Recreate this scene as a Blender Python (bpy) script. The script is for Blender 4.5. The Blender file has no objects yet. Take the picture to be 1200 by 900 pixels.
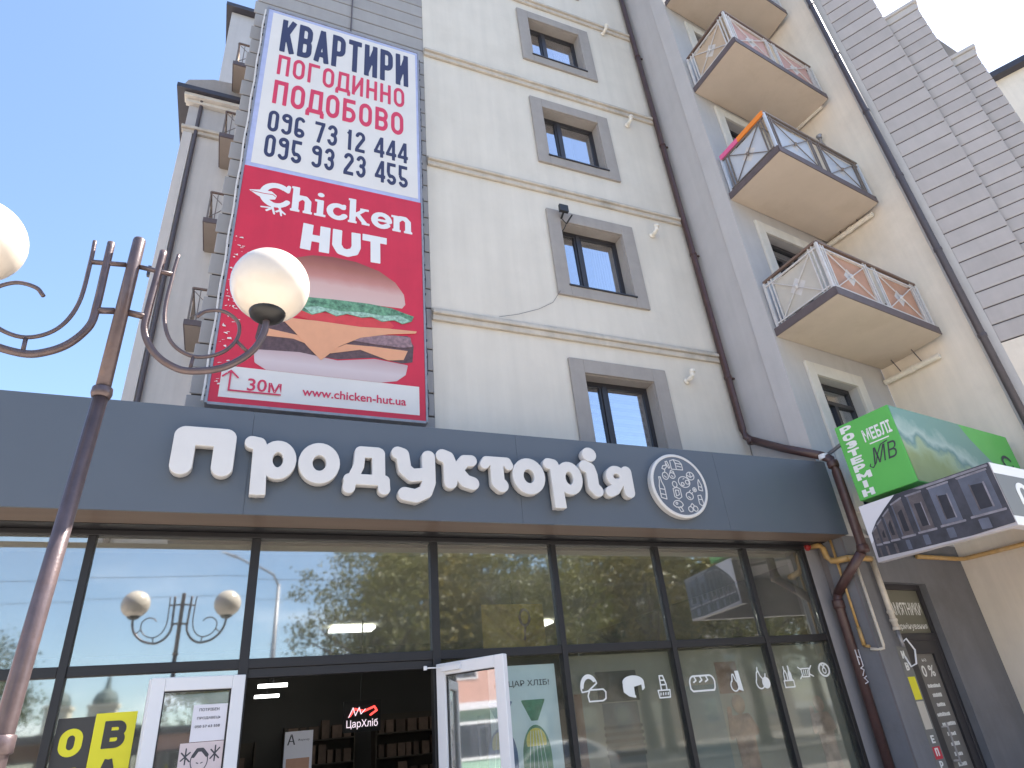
import bpy, bmesh, math, random
import numpy as np
from mathutils import Vector, Matrix

random.seed(7)
RNG = np.random.default_rng(7)
SC = bpy.context.scene
COL = SC.collection
PI = math.pi
R = math.radians

# ------------------------------------------------------------------ camera
cam_d = bpy.data.cameras.new('camera')
cam_d.sensor_width = 36.0
cam_d.lens = 754.39 / 1200.0 * 36.0
cam_d.clip_start = 0.05
cam_d.clip_end = 3000.0
cam = bpy.data.objects.new('camera', cam_d)
COL.objects.link(cam)
_ya, _pi, _ro = R(24.703), R(28.499), R(-5.591)
_f = Vector((math.sin(_ya) * math.cos(_pi), math.cos(_ya) * math.cos(_pi), math.sin(_pi)))
_r = Vector((math.cos(_ya), -math.sin(_ya), 0))
_u = _r.cross(_f)
_r2 = _r * math.cos(_ro) + _u * math.sin(_ro)
_u2 = -_r * math.sin(_ro) + _u * math.cos(_ro)
cam.matrix_world = Matrix(((_r2.x, _u2.x, -_f.x, 0), (_r2.y, _u2.y, -_f.y, 0), (_r2.z, _u2.z, -_f.z, 1.6), (0, 0, 0, 1)))
SC.camera = cam

# ------------------------------------------------------------------ sky and sun
SUN_AZ, SUN_EL = R(87.0), R(57.0)          # azimuth from +Y towards +X
SUN_DIR = Vector((math.sin(SUN_AZ) * math.cos(SUN_EL), math.cos(SUN_AZ) * math.cos(SUN_EL), math.sin(SUN_EL)))
world = bpy.data.worlds.new('World')
SC.world = world
world.use_nodes = True
wn, wl = world.node_tree.nodes, world.node_tree.links
wn.clear()
w_out = wn.new('ShaderNodeOutputWorld')
w_bg = wn.new('ShaderNodeBackground')
w_bg.inputs['Strength'].default_value = 0.10
w_sky = wn.new('ShaderNodeTexSky')
w_sky.sky_type = 'NISHITA'
w_sky.sun_disc = False
w_sky.sun_elevation = SUN_EL
w_sky.sun_rotation = SUN_AZ
w_sky.air_density = 1.0
w_sky.dust_density = 0.6
w_sky.ozone_density = 1.6
w_tc = wn.new('ShaderNodeTexCoord')
w_sep = wn.new('ShaderNodeSeparateXYZ')
wl.new(w_tc.outputs['Generated'], w_sep.inputs[0])
w_add = wn.new('ShaderNodeMath'); w_add.operation = 'MAXIMUM'; w_add.inputs[1].default_value = 0.0
wl.new(w_sep.outputs['Z'], w_add.inputs[0])
w_add2 = wn.new('ShaderNodeMath'); w_add2.operation = 'ADD'; w_add2.inputs[1].default_value = 0.16
wl.new(w_add.outputs[0], w_add2.inputs[0])
w_dx = wn.new('ShaderNodeMath'); w_dx.operation = 'DIVIDE'
wl.new(w_sep.outputs['X'], w_dx.inputs[0]); wl.new(w_add2.outputs[0], w_dx.inputs[1])
w_dy = wn.new('ShaderNodeMath'); w_dy.operation = 'DIVIDE'
wl.new(w_sep.outputs['Y'], w_dy.inputs[0]); wl.new(w_add2.outputs[0], w_dy.inputs[1])
w_cmb = wn.new('ShaderNodeCombineXYZ')
wl.new(w_dx.outputs[0], w_cmb.inputs[0]); wl.new(w_dy.outputs[0], w_cmb.inputs[1])
w_cmb.inputs[2].default_value = 3.7
w_noise = wn.new('ShaderNodeTexNoise')
w_noise.inputs['Scale'].default_value = 0.9
w_noise.inputs['Detail'].default_value = 9.0
w_noise.inputs['Roughness'].default_value = 0.55
wl.new(w_cmb.outputs[0], w_noise.inputs['Vector'])
w_ramp = wn.new('ShaderNodeValToRGB')
w_ramp.color_ramp.elements[0].position = 0.54
w_ramp.color_ramp.elements[1].position = 0.68
wl.new(w_noise.outputs['Fac'], w_ramp.inputs[0])
w_mix = wn.new('ShaderNodeMixRGB')
w_mix.inputs[2].default_value = (9.0, 9.2, 9.6, 1)
w_low = wn.new('ShaderNodeMapRange')
w_low.inputs['From Min'].default_value = 0.09; w_low.inputs['From Max'].default_value = 0.26
w_low.inputs['To Min'].default_value = 0.9; w_low.inputs['To Max'].default_value = 0.0
wl.new(w_sep.outputs['Z'], w_low.inputs['Value'])
w_mul = wn.new('ShaderNodeMath'); w_mul.operation = 'MULTIPLY'
wl.new(w_ramp.outputs[0], w_mul.inputs[0]); wl.new(w_low.outputs[0], w_mul.inputs[1])
wl.new(w_mul.outputs[0], w_mix.inputs[0])
wl.new(w_sky.outputs[0], w_mix.inputs[1])
wl.new(w_mix.outputs[0], w_bg.inputs[0])
wl.new(w_bg.outputs[0], w_out.inputs[0])

sun_d = bpy.data.lights.new('sun', 'SUN')
sun_d.energy = 5.0
sun_d.angle = R(0.5)
sun_d.color = (1.0, 0.94, 0.85)
sun = bpy.data.objects.new('sun', sun_d)
COL.objects.link(sun)
sun.rotation_euler = (-SUN_DIR).to_track_quat('-Z', 'Y').to_euler()

SC.view_settings.view_transform = 'Standard'
SC.view_settings.look = 'None'
SC.view_settings.exposure = 1.9
SC.view_settings.gamma = 1.0
SC.view_settings.use_curve_mapping = False
try:
    SC.cycles.max_bounces = 10
    SC.cycles.transparent_max_bounces = 16
    SC.cycles.use_denoising = True
except Exception:
    pass

# ------------------------------------------------------------------ helpers
class Frame:
    """local axes on a wall: a along it, b out of it, z up"""
    def __init__(s, o, az=0.0, flip=False):
        s.o = Vector(o)
        s.u = Vector((math.cos(R(az)), math.sin(R(az)), 0))
        s.n = Vector((math.sin(R(az)), -math.cos(R(az)), 0))
        if flip: s.n = -s.n
    def p(s, a, b, z):
        return s.o + s.u * a + s.n * b + Vector((0, 0, z))

WORLD = Frame((0, 0, 0), 0.0, flip=True)     # a = x, b = y


class MB:
    def __init__(s, fr=None):
        s.v, s.f, s.fr = [], [], fr or WORLD
    def add(s, pts, faces):
        n = len(s.v)
        s.v += [tuple(p) for p in pts]
        s.f += [tuple(i + n for i in f) for f in faces]
        return s
    def hexa(s, P):
        return s.add(P, [(0, 3, 2, 1), (4, 5, 6, 7), (0, 1, 5, 4), (1, 2, 6, 5), (2, 3, 7, 6), (3, 0, 4, 7)])
    def box(s, a0, a1, b0, b1, z0, z1):
        p = s.fr.p
        return s.hexa([p(a0, b0, z0), p(a1, b0, z0), p(a1, b1, z0), p(a0, b1, z0),
                       p(a0, b0, z1), p(a1, b0, z1), p(a1, b1, z1), p(a0, b1, z1)])
    def bar(s, p, q, w, h, up=(0, 0, 1)):
        p, q = Vector(p), Vector(q)
        d = (q - p).normalized()
        x = d.cross(Vector(up))
        if x.length < 1e-4: x = d.cross(Vector((0, 1, 0)))
        x.normalize(); y = x.cross(d)
        x *= w / 2; y *= h / 2
        return s.hexa([p - x - y, p + x - y, p + x + y, p - x + y, q - x - y, q + x - y, q + x + y, q - x + y])
    def tube(s, pts, r, n=10):
        pts = [Vector(p) for p in pts]
        rs = r if isinstance(r, (list, tuple)) else [r] * len(pts)
        up = Vector((0.13, 0.31, 0.94))
        rings = []
        for i, p in enumerate(pts):
            d = (pts[min(i + 1, len(pts) - 1)] - pts[max(i - 1, 0)]).normalized()
            x = d.cross(up)
            if x.length < 1e-3: x = d.cross(Vector((1, 0, 0)))
            x.normalize(); y = d.cross(x).normalized()
            up = -y if False else up
            rings.append([p + x * (rs[i] * math.cos(2 * PI * k / n)) + y * (rs[i] * math.sin(2 * PI * k / n)) for k in range(n)])
        V = [v for rg in rings for v in rg]
        F = []
        for i in range(len(pts) - 1):
            for k in range(n):
                a, b = i * n + k, i * n + (k + 1) % n
                F.append((a, b, b + n, a + n))
        F.append(tuple(range(n))[::-1])
        F.append(tuple((len(pts) - 1) * n + k for k in range(n)))
        return s.add(V, F)
    def lathe(s, c, prof, n=24, axis='z'):
        V, F = [], []
        c = Vector(c)
        for (r, h) in prof:
            for k in range(n):
                t = 2 * PI * k / n
                if axis == 'z': V.append(c + Vector((r * math.cos(t), r * math.sin(t), h)))
                elif axis == 'y': V.append(c + Vector((r * math.cos(t), h, r * math.sin(t))))
                else: V.append(c + Vector((h, r * math.cos(t), r * math.sin(t))))
        for i in range(len(prof) - 1):
            for k in range(n):
                a, b = i * n + k, i * n + (k + 1) % n
                F.append((a, b, b + n, a + n))
        F.append(tuple(range(n))[::-1])
        F.append(tuple((len(prof) - 1) * n + k for k in range(n)))
        return s.add(V, F)
    def prism(s, poly, b0, b1):
        """poly in (a, z)"""
        n = len(poly); p = s.fr.p
        V = [p(a, b0, z) for a, z in poly] + [p(a, b1, z) for a, z in poly]
        F = [tuple(range(n)), tuple(range(2 * n - 1, n - 1, -1))]
        F += [(i, i + n, (i + 1) % n + n, (i + 1) % n) for i in range(n)]
        return s.add(V, F)
    def slab(s, poly, z0, z1):
        n = len(poly)
        V = [Vector((x, y, z0)) for x, y in poly] + [Vector((x, y, z1)) for x, y in poly]
        F = [tuple(range(n)), tuple(range(2 * n - 1, n - 1, -1))]
        F += [(i, i + n, (i + 1) % n + n, (i + 1) % n) for i in range(n)]
        return s.add(V, F)
    def mesh(s, name, mats, smooth=False):
        m = bpy.data.meshes.new(name)
        m.from_pydata([tuple(v) for v in s.v], [], s.f)
        bm = bmesh.new(); bm.from_mesh(m)
        bmesh.ops.recalc_face_normals(bm, faces=bm.faces)
        bm.to_mesh(m); bm.free()
        for mt in (mats if isinstance(mats, (list, tuple)) else [mats]): m.materials.append(mt)
        if smooth:
            for p in m.polygons: p.use_smooth = True
        return m
    def build(s, name, mat, parent=None, label=None, smooth=False, bevel=0.0, **kw):
        return link(name, s.mesh(name, mat, smooth), parent, label, bevel=bevel, **kw)


def wloc(o):
    v = Vector(o.location)
    while o.parent is not None:
        o = o.parent; v += Vector(o.location)
    return v

def link(name, mesh, parent=None, label=None, cat=None, group=None, kind=None, bevel=0.0, loc=(0, 0, 0)):
    o = bpy.data.objects.new(name, mesh)
    COL.objects.link(o)
    if parent is not None:
        o.parent = parent
        o.location = Vector(loc) - wloc(parent)
    else:
        o.location = loc
    if bevel > 0:
        md = o.modifiers.new('bevel', 'BEVEL'); md.width = bevel; md.segments = 2; md.limit_method = 'ANGLE'; md.angle_limit = R(40)
    tag(o, label, cat, group, kind)
    return o

def tag(o, label=None, cat=None, group=None, kind=None):
    if label: o['label'] = label
    if cat: o['category'] = cat
    if group: o['group'] = group
    if kind: o['kind'] = kind
    return o

def thing(name, loc, label, cat, group=None):
    o = bpy.data.objects.new(name, None)
    COL.objects.link(o)
    o.location = loc
    o.empty_display_size = 0.2
    return tag(o, label, cat, group)

# ------------------------------------------------------------------ materials
def newmat(name):
    m = bpy.data.materials.new(name); m.use_nodes = True
    nt = m.node_tree; nt.nodes.clear()
    out = nt.nodes.new('ShaderNodeOutputMaterial')
    bs = nt.nodes.new('ShaderNodeBsdfPrincipled')
    nt.links.new(bs.outputs[0], out.inputs[0])
    return m, nt, bs, out

def mat(name, col, rough=0.6, metal=0.0, var=0.0, scale=3.0, bump=0.0, bscale=60.0, streak=0.0, rand=0.0, emit=None, estr=0.0,
        stain=None, stain_amt=0.0, stretch=(1, 1, 1), spec=0.5, coat=0.0):
    m, nt, bs, out = newmat(name)
    N, L = nt.nodes, nt.links
    bs.inputs['Base Color'].default_value = (*col, 1)
    bs.inputs['Roughness'].default_value = rough
    bs.inputs['Metallic'].default_value = metal
    bs.inputs['Specular IOR Level'].default_value = spec
    if coat: bs.inputs['Coat Weight'].default_value = coat
    tc = N.new('ShaderNodeTexCoord')
    vec = tc.outputs['Object']
    if rand > 0:
        oi = N.new('ShaderNodeObjectInfo')
        sc = N.new('ShaderNodeVectorMath'); sc.operation = 'SCALE'; sc.inputs[0].default_value = (37.1, 17.3, 29.7)
        L.new(oi.outputs['Random'], sc.inputs['Scale'])
        ad = N.new('ShaderNodeVectorMath'); ad.operation = 'ADD'
        L.new(vec, ad.inputs[0]); L.new(sc.outputs[0], ad.inputs[1])
        vec = ad.outputs[0]
    cur = None
    if var > 0 or streak > 0 or rand > 0 or stain_amt > 0:
        rgb = N.new('ShaderNodeRGB'); rgb.outputs[0].default_value = (*col, 1); cur = rgb.outputs[0]
    def scale_by(cur, fac_sock, amt):
        mr = N.new('ShaderNodeMapRange')
        mr.inputs['From Min'].default_value = 0.25; mr.inputs['From Max'].default_value = 0.75
        mr.inputs['To Min'].default_value = 1 - amt; mr.inputs['To Max'].default_value = 1 + amt
        L.new(fac_sock, mr.inputs['Value'])
        mx = N.new('ShaderNodeVectorMath'); mx.operation = 'SCALE'
        L.new(cur, mx.inputs[0]); L.new(mr.outputs[0], mx.inputs['Scale'])
        return mx.outputs[0]
    if var > 0:
        mp = N.new('ShaderNodeMapping'); mp.inputs['Scale'].default_value = stretch
        L.new(vec, mp.inputs[0])
        nz = N.new('ShaderNodeTexNoise'); nz.inputs['Scale'].default_value = scale; nz.inputs['Detail'].default_value = 8; nz.inputs['Roughness'].default_value = 0.62
        L.new(mp.outputs[0], nz.inputs['Vector'])
        cur = scale_by(cur, nz.outputs['Fac'], var)
    if streak > 0:
        mp = N.new('ShaderNodeMapping'); mp.inputs['Scale'].default_value = (2.6, 2.6, 0.16)
        L.new(vec, mp.inputs[0])
        nz = N.new('ShaderNodeTexNoise'); nz.inputs['Scale'].default_value = 2.2; nz.inputs['Detail'].default_value = 7; nz.inputs['Roughness'].default_value = 0.6
        L.new(mp.outputs[0], nz.inputs['Vector'])
        cur = scale_by(cur, nz.outputs['Fac'], streak)
    if stain_amt > 0:
        nz = N.new('ShaderNodeTexNoise'); nz.inputs['Scale'].default_value = scale * 0.45; nz.inputs['Detail'].default_value = 6; nz.inputs['Roughness'].default_value = 0.7
        L.new(vec, nz.inputs['Vector'])
        rp = N.new('ShaderNodeValToRGB'); rp.color_ramp.elements[0].position = 0.52; rp.color_ramp.elements[1].position = 0.72
        L.new(nz.outputs['Fac'], rp.inputs[0])
        ml = N.new('ShaderNodeMath'); ml.operation = 'MULTIPLY'; ml.inputs[1].default_value = stain_amt
        L.new(rp.outputs[0], ml.inputs[0])
        mx = N.new('ShaderNodeMixRGB'); mx.inputs[2].default_value = (*(stain or (0.2, 0.18, 0.15)), 1)
        L.new(ml.outputs[0], mx.inputs[0]); L.new(cur, mx.inputs[1])
        cur = mx.outputs[0]
    if rand > 0:
        mr = N.new('ShaderNodeMapRange'); mr.inputs['To Min'].default_value = 1 - rand; mr.inputs['To Max'].default_value = 1 + rand
        L.new(oi.outputs['Random'], mr.inputs['Value'])
        mx = N.new('ShaderNodeVectorMath'); mx.operation = 'SCALE'
        L.new(cur, mx.inputs[0]); L.new(mr.outputs[0], mx.inputs['Scale'])
        cur = mx.outputs[0]
    if cur is not None:
        L.new(cur, bs.inputs['Base Color'])
    if bump > 0:
        nz = N.new('ShaderNodeTexNoise'); nz.inputs['Scale'].default_value = bscale; nz.inputs['Detail'].default_value = 5
        L.new(vec, nz.inputs['Vector'])
        bp = N.new('ShaderNodeBump'); bp.inputs['Strength'].default_value = bump; bp.inputs['Distance'].default_value = 0.01
        L.new(nz.outputs['Fac'], bp.inputs['Height']); L.new(bp.outputs[0], bs.inputs['Normal'])
    if emit:
        bs.inputs['Emission Color'].default_value = (*emit, 1)
        bs.inputs['Emission Strength'].default_value = estr
    return m

def glass(name, tint=(0.8, 0.85, 0.85), refl=0.35, rough=0.0, wave=0.0, haze=0.0):
    """a thin pane: what is behind it shows through, the street is mirrored in it"""
    m, nt, bs, out = newmat(name)
    N, L = nt.nodes, nt.links
    N.remove(bs)
    tr = N.new('ShaderNodeBsdfTransparent'); tr.inputs[0].default_value = (*tint, 1)
    gl = N.new('ShaderNodeBsdfGlossy'); gl.inputs['Roughness'].default_value = rough; gl.inputs[0].default_value = (0.95, 0.97, 1.0, 1)
    lwt = N.new('ShaderNodeLayerWeight'); lwt.inputs['Blend'].default_value = 0.5
    pw = N.new('ShaderNodeMath'); pw.operation = 'POWER'; pw.inputs[1].default_value = 5.0
    L.new(lwt.outputs['Facing'], pw.inputs[0])
    mr = N.new('ShaderNodeMapRange')
    mr.inputs['To Min'].default_value = refl; mr.inputs['To Max'].default_value = 1.0
    L.new(pw.outputs[0], mr.inputs['Value'])
    mx = N.new('ShaderNodeMixShader')
    L.new(mr.outputs[0], mx.inputs[0]); L.new(tr.outputs[0], mx.inputs[1]); L.new(gl.outputs[0], mx.inputs[2])
    L.new(mx.outputs[0], out.inputs[0])
    if haze > 0:      # thin, uneven diffuse veil, mixed in to make the reflections look hazy
        df = N.new('ShaderNodeBsdfDiffuse'); df.inputs[0].default_value = (0.56, 0.54, 0.45, 1)
        tcd = N.new('ShaderNodeTexCoord'); mpd = N.new('ShaderNodeMapping'); mpd.inputs['Scale'].default_value = (1.2, 1.2, .5); L.new(tcd.outputs['Object'], mpd.inputs[0])
        nd = N.new('ShaderNodeTexNoise'); nd.inputs['Scale'].default_value = 1.6; nd.inputs['Detail'].default_value = 6; L.new(mpd.outputs[0], nd.inputs['Vector'])
        md = N.new('ShaderNodeMapRange'); md.inputs['From Min'].default_value = .3; md.inputs['From Max'].default_value = .7
        md.inputs['To Min'].default_value = haze * .6; md.inputs['To Max'].default_value = haze * 1.4; L.new(nd.outputs['Fac'], md.inputs['Value'])
        m3 = N.new('ShaderNodeMixShader'); L.new(md.outputs[0], m3.inputs[0]); L.new(mx.outputs[0], m3.inputs[1]); L.new(df.outputs[0], m3.inputs[2]); L.new(m3.outputs[0], out.inputs[0])
    if wave > 0:
        tc = N.new('ShaderNodeTexCoord')
        nz = N.new('ShaderNodeTexNoise'); nz.inputs['Scale'].default_value = 1.1; nz.inputs['Detail'].default_value = 1
        L.new(tc.outputs['Object'], nz.inputs['Vector'])
        bp = N.new('ShaderNodeBump'); bp.inputs['Strength'].default_value = wave; bp.inputs['Distance'].default_value = 0.02
        L.new(nz.outputs['Fac'], bp.inputs['Height']); L.new(bp.outputs[0], gl.inputs['Normal']); 
    return m

M = dict(
    plaster=mat('cream_plaster', (0.65, 0.595, 0.52), 0.9, var=0.05, scale=1.3, bump=0.25, bscale=90, streak=0.05, stain=(0.48, 0.43, 0.36), stain_amt=0.25),
    cornice=mat('cornice_plaster', (0.52, 0.47, 0.41), 0.9, var=0.12, scale=3, bump=0.25, bscale=80, streak=0.12, stain=(0.2, 0.19, 0.17), stain_amt=0.5),
    grey=mat('grey_plaster', (0.47, 0.45, 0.445), 0.9, var=0.06, scale=1.6, bump=0.25, bscale=90, streak=0.05),
    darkgrey=mat('grey_painted_plinth', (0.165, 0.165, 0.18), 0.75, var=0.10, scale=2.0, bump=0.25, bscale=70, streak=0.08, stain=(0.09, 0.085, 0.08), stain_amt=0.4),
    returnwall=mat('taupe_plinth_paint', (0.17, 0.15, 0.15), 0.85, var=0.1, scale=2.0, bump=0.25, bscale=70, streak=0.08),
    greypillar=mat('grey_pillar_plaster', (0.27, 0.255, 0.26), 0.85, var=0.08, scale=2.0, bump=0.25, bscale=70, streak=0.08),
    beige=mat('beige_plaster', (0.76, 0.675, 0.575), 0.9, var=0.07, scale=1.2, bump=0.25, bscale=90, streak=0.07, stain=(0.45, 0.39, 0.31), stain_amt=0.3),
    strip=mat('pale_corner_strip', (0.50, 0.47, 0.45), 0.85, var=0.08, scale=2),
    block=mat('grey_block_render', (0.46, 0.42, 0.405), 0.9, var=0.07, scale=2.2, bump=0.2, bscale=90, rand=0.045, streak=0.05),
    block_main=mat('dark_grey_block_render', (0.33, 0.315, 0.31), 0.9, var=0.07, scale=2.2, bump=0.2, bscale=90, rand=0.045, streak=0.05),
    rearplaster=mat('pale_grey_plaster', (0.58, 0.54, 0.51), 0.9, var=0.06, scale=1.2, bump=0.2, bscale=90, streak=0.07),
    joint=mat('block_joint', (0.10, 0.09, 0.09), 0.95),
    surround=mat('window_surround', (0.33, 0.30, 0.28), 0.9, var=0.08, scale=4, bump=0.2, bscale=80, streak=0.06),
    whitesurround=mat('white_surround', (0.62, 0.585, 0.53), 0.85, var=0.07, scale=3, streak=0.06),
    wframe=mat('anthracite_frame', (0.030, 0.028, 0.033), 0.4),
    alu=mat('shopfront_aluminium', (0.014, 0.013, 0.015), 0.5, var=0.1, scale=8),
    room=mat('dark_room', (0.10, 0.10, 0.10), 0.9),
    blindwhite=mat('white_blind', (0.72, 0.72, 0.70), 0.7),
    curtain=mat('curtain_cloth', (0.42, 0.40, 0.37), 0.9, var=0.1, scale=6),
    brown=mat('brown_painted_metal', (0.075, 0.038, 0.035), 0.42, var=0.18, scale=9, stain=(0.12, 0.07, 0.05), stain_amt=0.5),
    lampmetal=mat('lamp_bronze_paint', (0.115, 0.085, 0.088), 0.34, metal=0.35, var=0.22, scale=18, bump=0.10, bscale=120, stain=(0.16, 0.09, 0.06), stain_amt=0.5),
    darkpipe=mat('dark_grey_pipe', (0.085, 0.072, 0.08), 0.5, var=0.15, scale=6),
    white_pvc=mat('white_plastic', (0.72, 0.72, 0.74), 0.35),
    ac_pipe=mat('cream_plastic_pipe', (0.74, 0.69, 0.61), 0.5, var=0.15, scale=9),
    fascia=mat('fascia_panel', (0.088, 0.102, 0.124), 0.42, var=0.05, scale=0.9, bump=0.02, bscale=3),
    soffit=mat('brown_soffit', (0.15, 0.105, 0.08), 0.55, var=0.15, scale=2.0, stretch=(0.3, 3, 3)),
    letter=mat('white_letter_face', (0.60, 0.58, 0.565), 0.3, var=0.03, scale=5),
    disc=mat('logo_disc_face', (0.105, 0.12, 0.15), 0.4),
    globe=mat('milky_globe', (0.70, 0.62, 0.53), 0.2, var=0.05, scale=6),
    globe_cap=mat('globe_fitter', (0.012, 0.011, 0.012), 0.4),
    slab=mat('balcony_soffit', (0.53, 0.45, 0.375), 0.9, var=0.06, scale=1.8, bump=0.15, bscale=60, stain=(0.36, 0.29, 0.21), stain_amt=0.35),
    rearslab=mat('grey_brown_soffit', (0.29, 0.245, 0.21), 0.9, var=0.1, scale=2),
    slabedge=mat('balcony_edge_flashing', (0.115, 0.088, 0.09), 0.55, var=0.2, scale=7),
    rail=mat('railing_metal', (0.20, 0.165, 0.145), 0.45, metal=0.2, var=0.15, scale=10),
    railwhite=mat('white_railing_metal', (0.60, 0.57, 0.55), 0.45, var=0.15, scale=10),
    hand=mat('brown_handrail', (0.16, 0.105, 0.08), 0.45, var=0.15, scale=8),
    sheet_tan=mat('tan_screen_sheet', (0.50, 0.38, 0.27), 0.6, var=0.12, scale=3),
    sheet_pink=mat('pink_screen_sheet', (0.52, 0.30, 0.25), 0.6, var=0.14, scale=3),
    sheet_blue=mat('blue_screen_sheet', (0.50, 0.53, 0.59), 0.35, var=0.08, scale=2),
    sheet_clear=mat('pale_screen_sheet', (0.52, 0.48, 0.42), 0.5, var=0.1, scale=3),
    sheet_orange=mat('rust_screen_sheet', (0.46, 0.25, 0.16), 0.6, var=0.18, scale=4),
    orange=mat('orange_tape', (0.85, 0.25, 0.03), 0.5),
    pink=mat('pink_tape', (0.75, 0.13, 0.30), 0.5),
    navy=mat('navy_print', (0.030, 0.032, 0.085), 0.5),
    redprint=mat('red_print', (0.56, 0.018, 0.045), 0.45, var=0.08, scale=2, streak=0.05),
    crimson=mat('crimson_print', (0.60, 0.035, 0.09), 0.5),
    vinyl=mat('white_vinyl', (0.70, 0.66, 0.62), 0.45, var=0.04, scale=2),
    vinyl_border=mat('blue_vinyl_border', (0.40, 0.43, 0.64), 0.5, var=0.12, scale=6),
    printwhite=mat('white_print', (0.74, 0.72, 0.71), 0.45),
    bun=mat('bun_print', (0.52, 0.24, 0.14), 0.5, var=0.10, scale=4),
    bun2=mat('bun_light_print', (0.62, 0.36, 0.26), 0.5, var=0.08, scale=4),
    bun3=mat('bun_pale_print', (0.66, 0.50, 0.44), 0.5, var=0.06, scale=5),
    lettuce=mat('lettuce_print', (0.12, 0.26, 0.15), 0.5, var=0.8, scale=16),
    lettuce2=mat('lettuce_pale_print', (0.30, 0.46, 0.36), 0.5, var=0.6, scale=22),
    tomato=mat('tomato_print', (0.60, 0.05, 0.05), 0.5, var=0.12, scale=8),
    cheese=mat('cheese_print', (0.70, 0.33, 0.18), 0.5, var=0.05, scale=5),
    patty=mat('patty_print', (0.10, 0.055, 0.055), 0.5, var=0.5, scale=14),
    patty2=mat('patty_grey_print', (0.26, 0.16, 0.17), 0.5, var=0.5, scale=18),
    steel=mat('galvanised_steel', (0.30, 0.29, 0.30), 0.45, metal=0.5, var=0.2, scale=9),
    black=mat('black_plastic', (0.015, 0.015, 0.017), 0.4),
    green=mat('green_sign_face', (0.11, 0.45, 0.085), 0.4, var=0.05, scale=2),
    white_print2=mat('white_sign_print', (0.78, 0.78, 0.76), 0.45),
    sign_under=mat('pale_sign_underside', (0.46, 0.43, 0.45), 0.6, var=0.12, scale=3),
    signgrey=mat('grey_sign_face', (0.16, 0.16, 0.155), 0.5),
    yellowpipe=mat('yellow_gas_paint', (0.46, 0.28, 0.10), 0.45, var=0.2, scale=9, stain=(0.45, 0.36, 0.25), stain_amt=0.5),
    palepipe=mat('pale_gas_paint', (0.56, 0.50, 0.42), 0.5, var=0.15, scale=9),
    red=mat('red_valve', (0.35, 0.03, 0.03), 0.45),
    yellow=mat('yellow_sticker', (0.72, 0.66, 0.02), 0.5),
    sticker_black=mat('black_sticker', (0.045, 0.042, 0.040), 0.6),
    paper=mat('paper_sheet', (0.70, 0.68, 0.72), 0.7),
    paper2=mat('pink_paper_sheet', (0.62, 0.52, 0.52), 0.7, var=0.08, scale=9),
    ink=mat('dark_ink', (0.05, 0.05, 0.06), 0.6),
    skyposter=mat('pale_blue_poster', (0.58, 0.68, 0.74), 0.5, var=0.05, scale=3),
    loafgreen=mat('green_bag_print', (0.08, 0.22, 0.14), 0.4, var=0.5, scale=14),
    loafblue=mat('blue_bag_print', (0.08, 0.14, 0.30), 0.4, var=0.4, scale=10),
    loafyellow=mat('yellow_bag_print', (0.60, 0.50, 0.12), 0.4, var=0.3, scale=10),
    film=mat('frosted_film', (0.17, 0.16, 0.13), 0.7, var=0.16, scale=0.9, stretch=(1.4, 1.4, 0.25)),
    film2=mat('dark_film', (0.055, 0.06, 0.062), 0.7, var=0.16, scale=0.8),
    filmteal=mat('teal_film', (0.10, 0.13, 0.13), 0.7, var=0.16, scale=0.8),
    figure=mat('figure_shape', (0.20, 0.115, 0.08), 0.6, var=0.6, scale=6),
    figure2=mat('pink_figure_shape', (0.24, 0.165, 0.135), 0.6, var=0.6, scale=6),
    filmbrown=mat('brown_film', (0.13, 0.065, 0.04), 0.7, var=0.2, scale=2),
    yellowposter=mat('ochre_poster', (0.55, 0.38, 0.08), 0.6, var=0.15, scale=3),
    violet=mat('violet_print', (0.16, 0.07, 0.16), 0.6),
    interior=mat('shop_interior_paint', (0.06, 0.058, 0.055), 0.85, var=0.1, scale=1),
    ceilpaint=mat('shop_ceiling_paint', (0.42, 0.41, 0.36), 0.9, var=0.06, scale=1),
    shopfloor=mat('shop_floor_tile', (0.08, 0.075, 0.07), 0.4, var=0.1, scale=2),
    shelf=mat('shelf_board', (0.05, 0.04, 0.03), 0.6),
    goods=mat('boxed_goods', (0.12, 0.08, 0.06), 0.6, rand=0.5, var=0.3, scale=8),
    lightpanel=mat('light_panel', (0.9, 0.9, 0.9), 0.5, emit=(1.0, 0.98, 0.94), estr=2.2),
    neonred=mat('neon_red', (0.8, 0.05, 0.05), 0.5, emit=(1.0, 0.06, 0.05), estr=0.8),
    neonwhite=mat('neon_white', (0.8, 0.7, 0.8), 0.5, emit=(1.0, 0.85, 0.95), estr=0.3),
    roof=mat('dark_roof_metal', (0.045, 0.043, 0.055), 0.5, var=0.15, scale=3),
    asphalt=mat('asphalt', (0.09, 0.085, 0.08), 0.9, var=0.2, scale=2.5, bump=0.5, bscale=120),
    paving=mat('paving', (0.44, 0.40, 0.35), 0.85, var=0.12, scale=1.5, bump=0.3, bscale=60),
    kerb=mat('kerb_stone', (0.36, 0.34, 0.32), 0.85, var=0.12, scale=3),
    paint=mat('road_paint', (0.70, 0.70, 0.68), 0.7, var=0.12, scale=6),
    bark=mat('tree_bark', (0.10, 0.075, 0.055), 0.95, var=0.3, scale=8, bump=0.6, bscale=30),
    stone=mat('church_render', (0.66, 0.60, 0.46), 0.9, var=0.08, scale=0.8, streak=0.06),
    slate=mat('church_roof', (0.10, 0.13, 0.12), 0.6, var=0.1, scale=2),
    carpaint=mat('white_car_paint', (0.74, 0.73, 0.72), 0.25, coat=0.6),
    tyre=mat('tyre_rubber', (0.02, 0.02, 0.02), 0.8),
    rim=mat('wheel_rim', (0.4, 0.4, 0.42), 0.35, metal=0.8),
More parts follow.
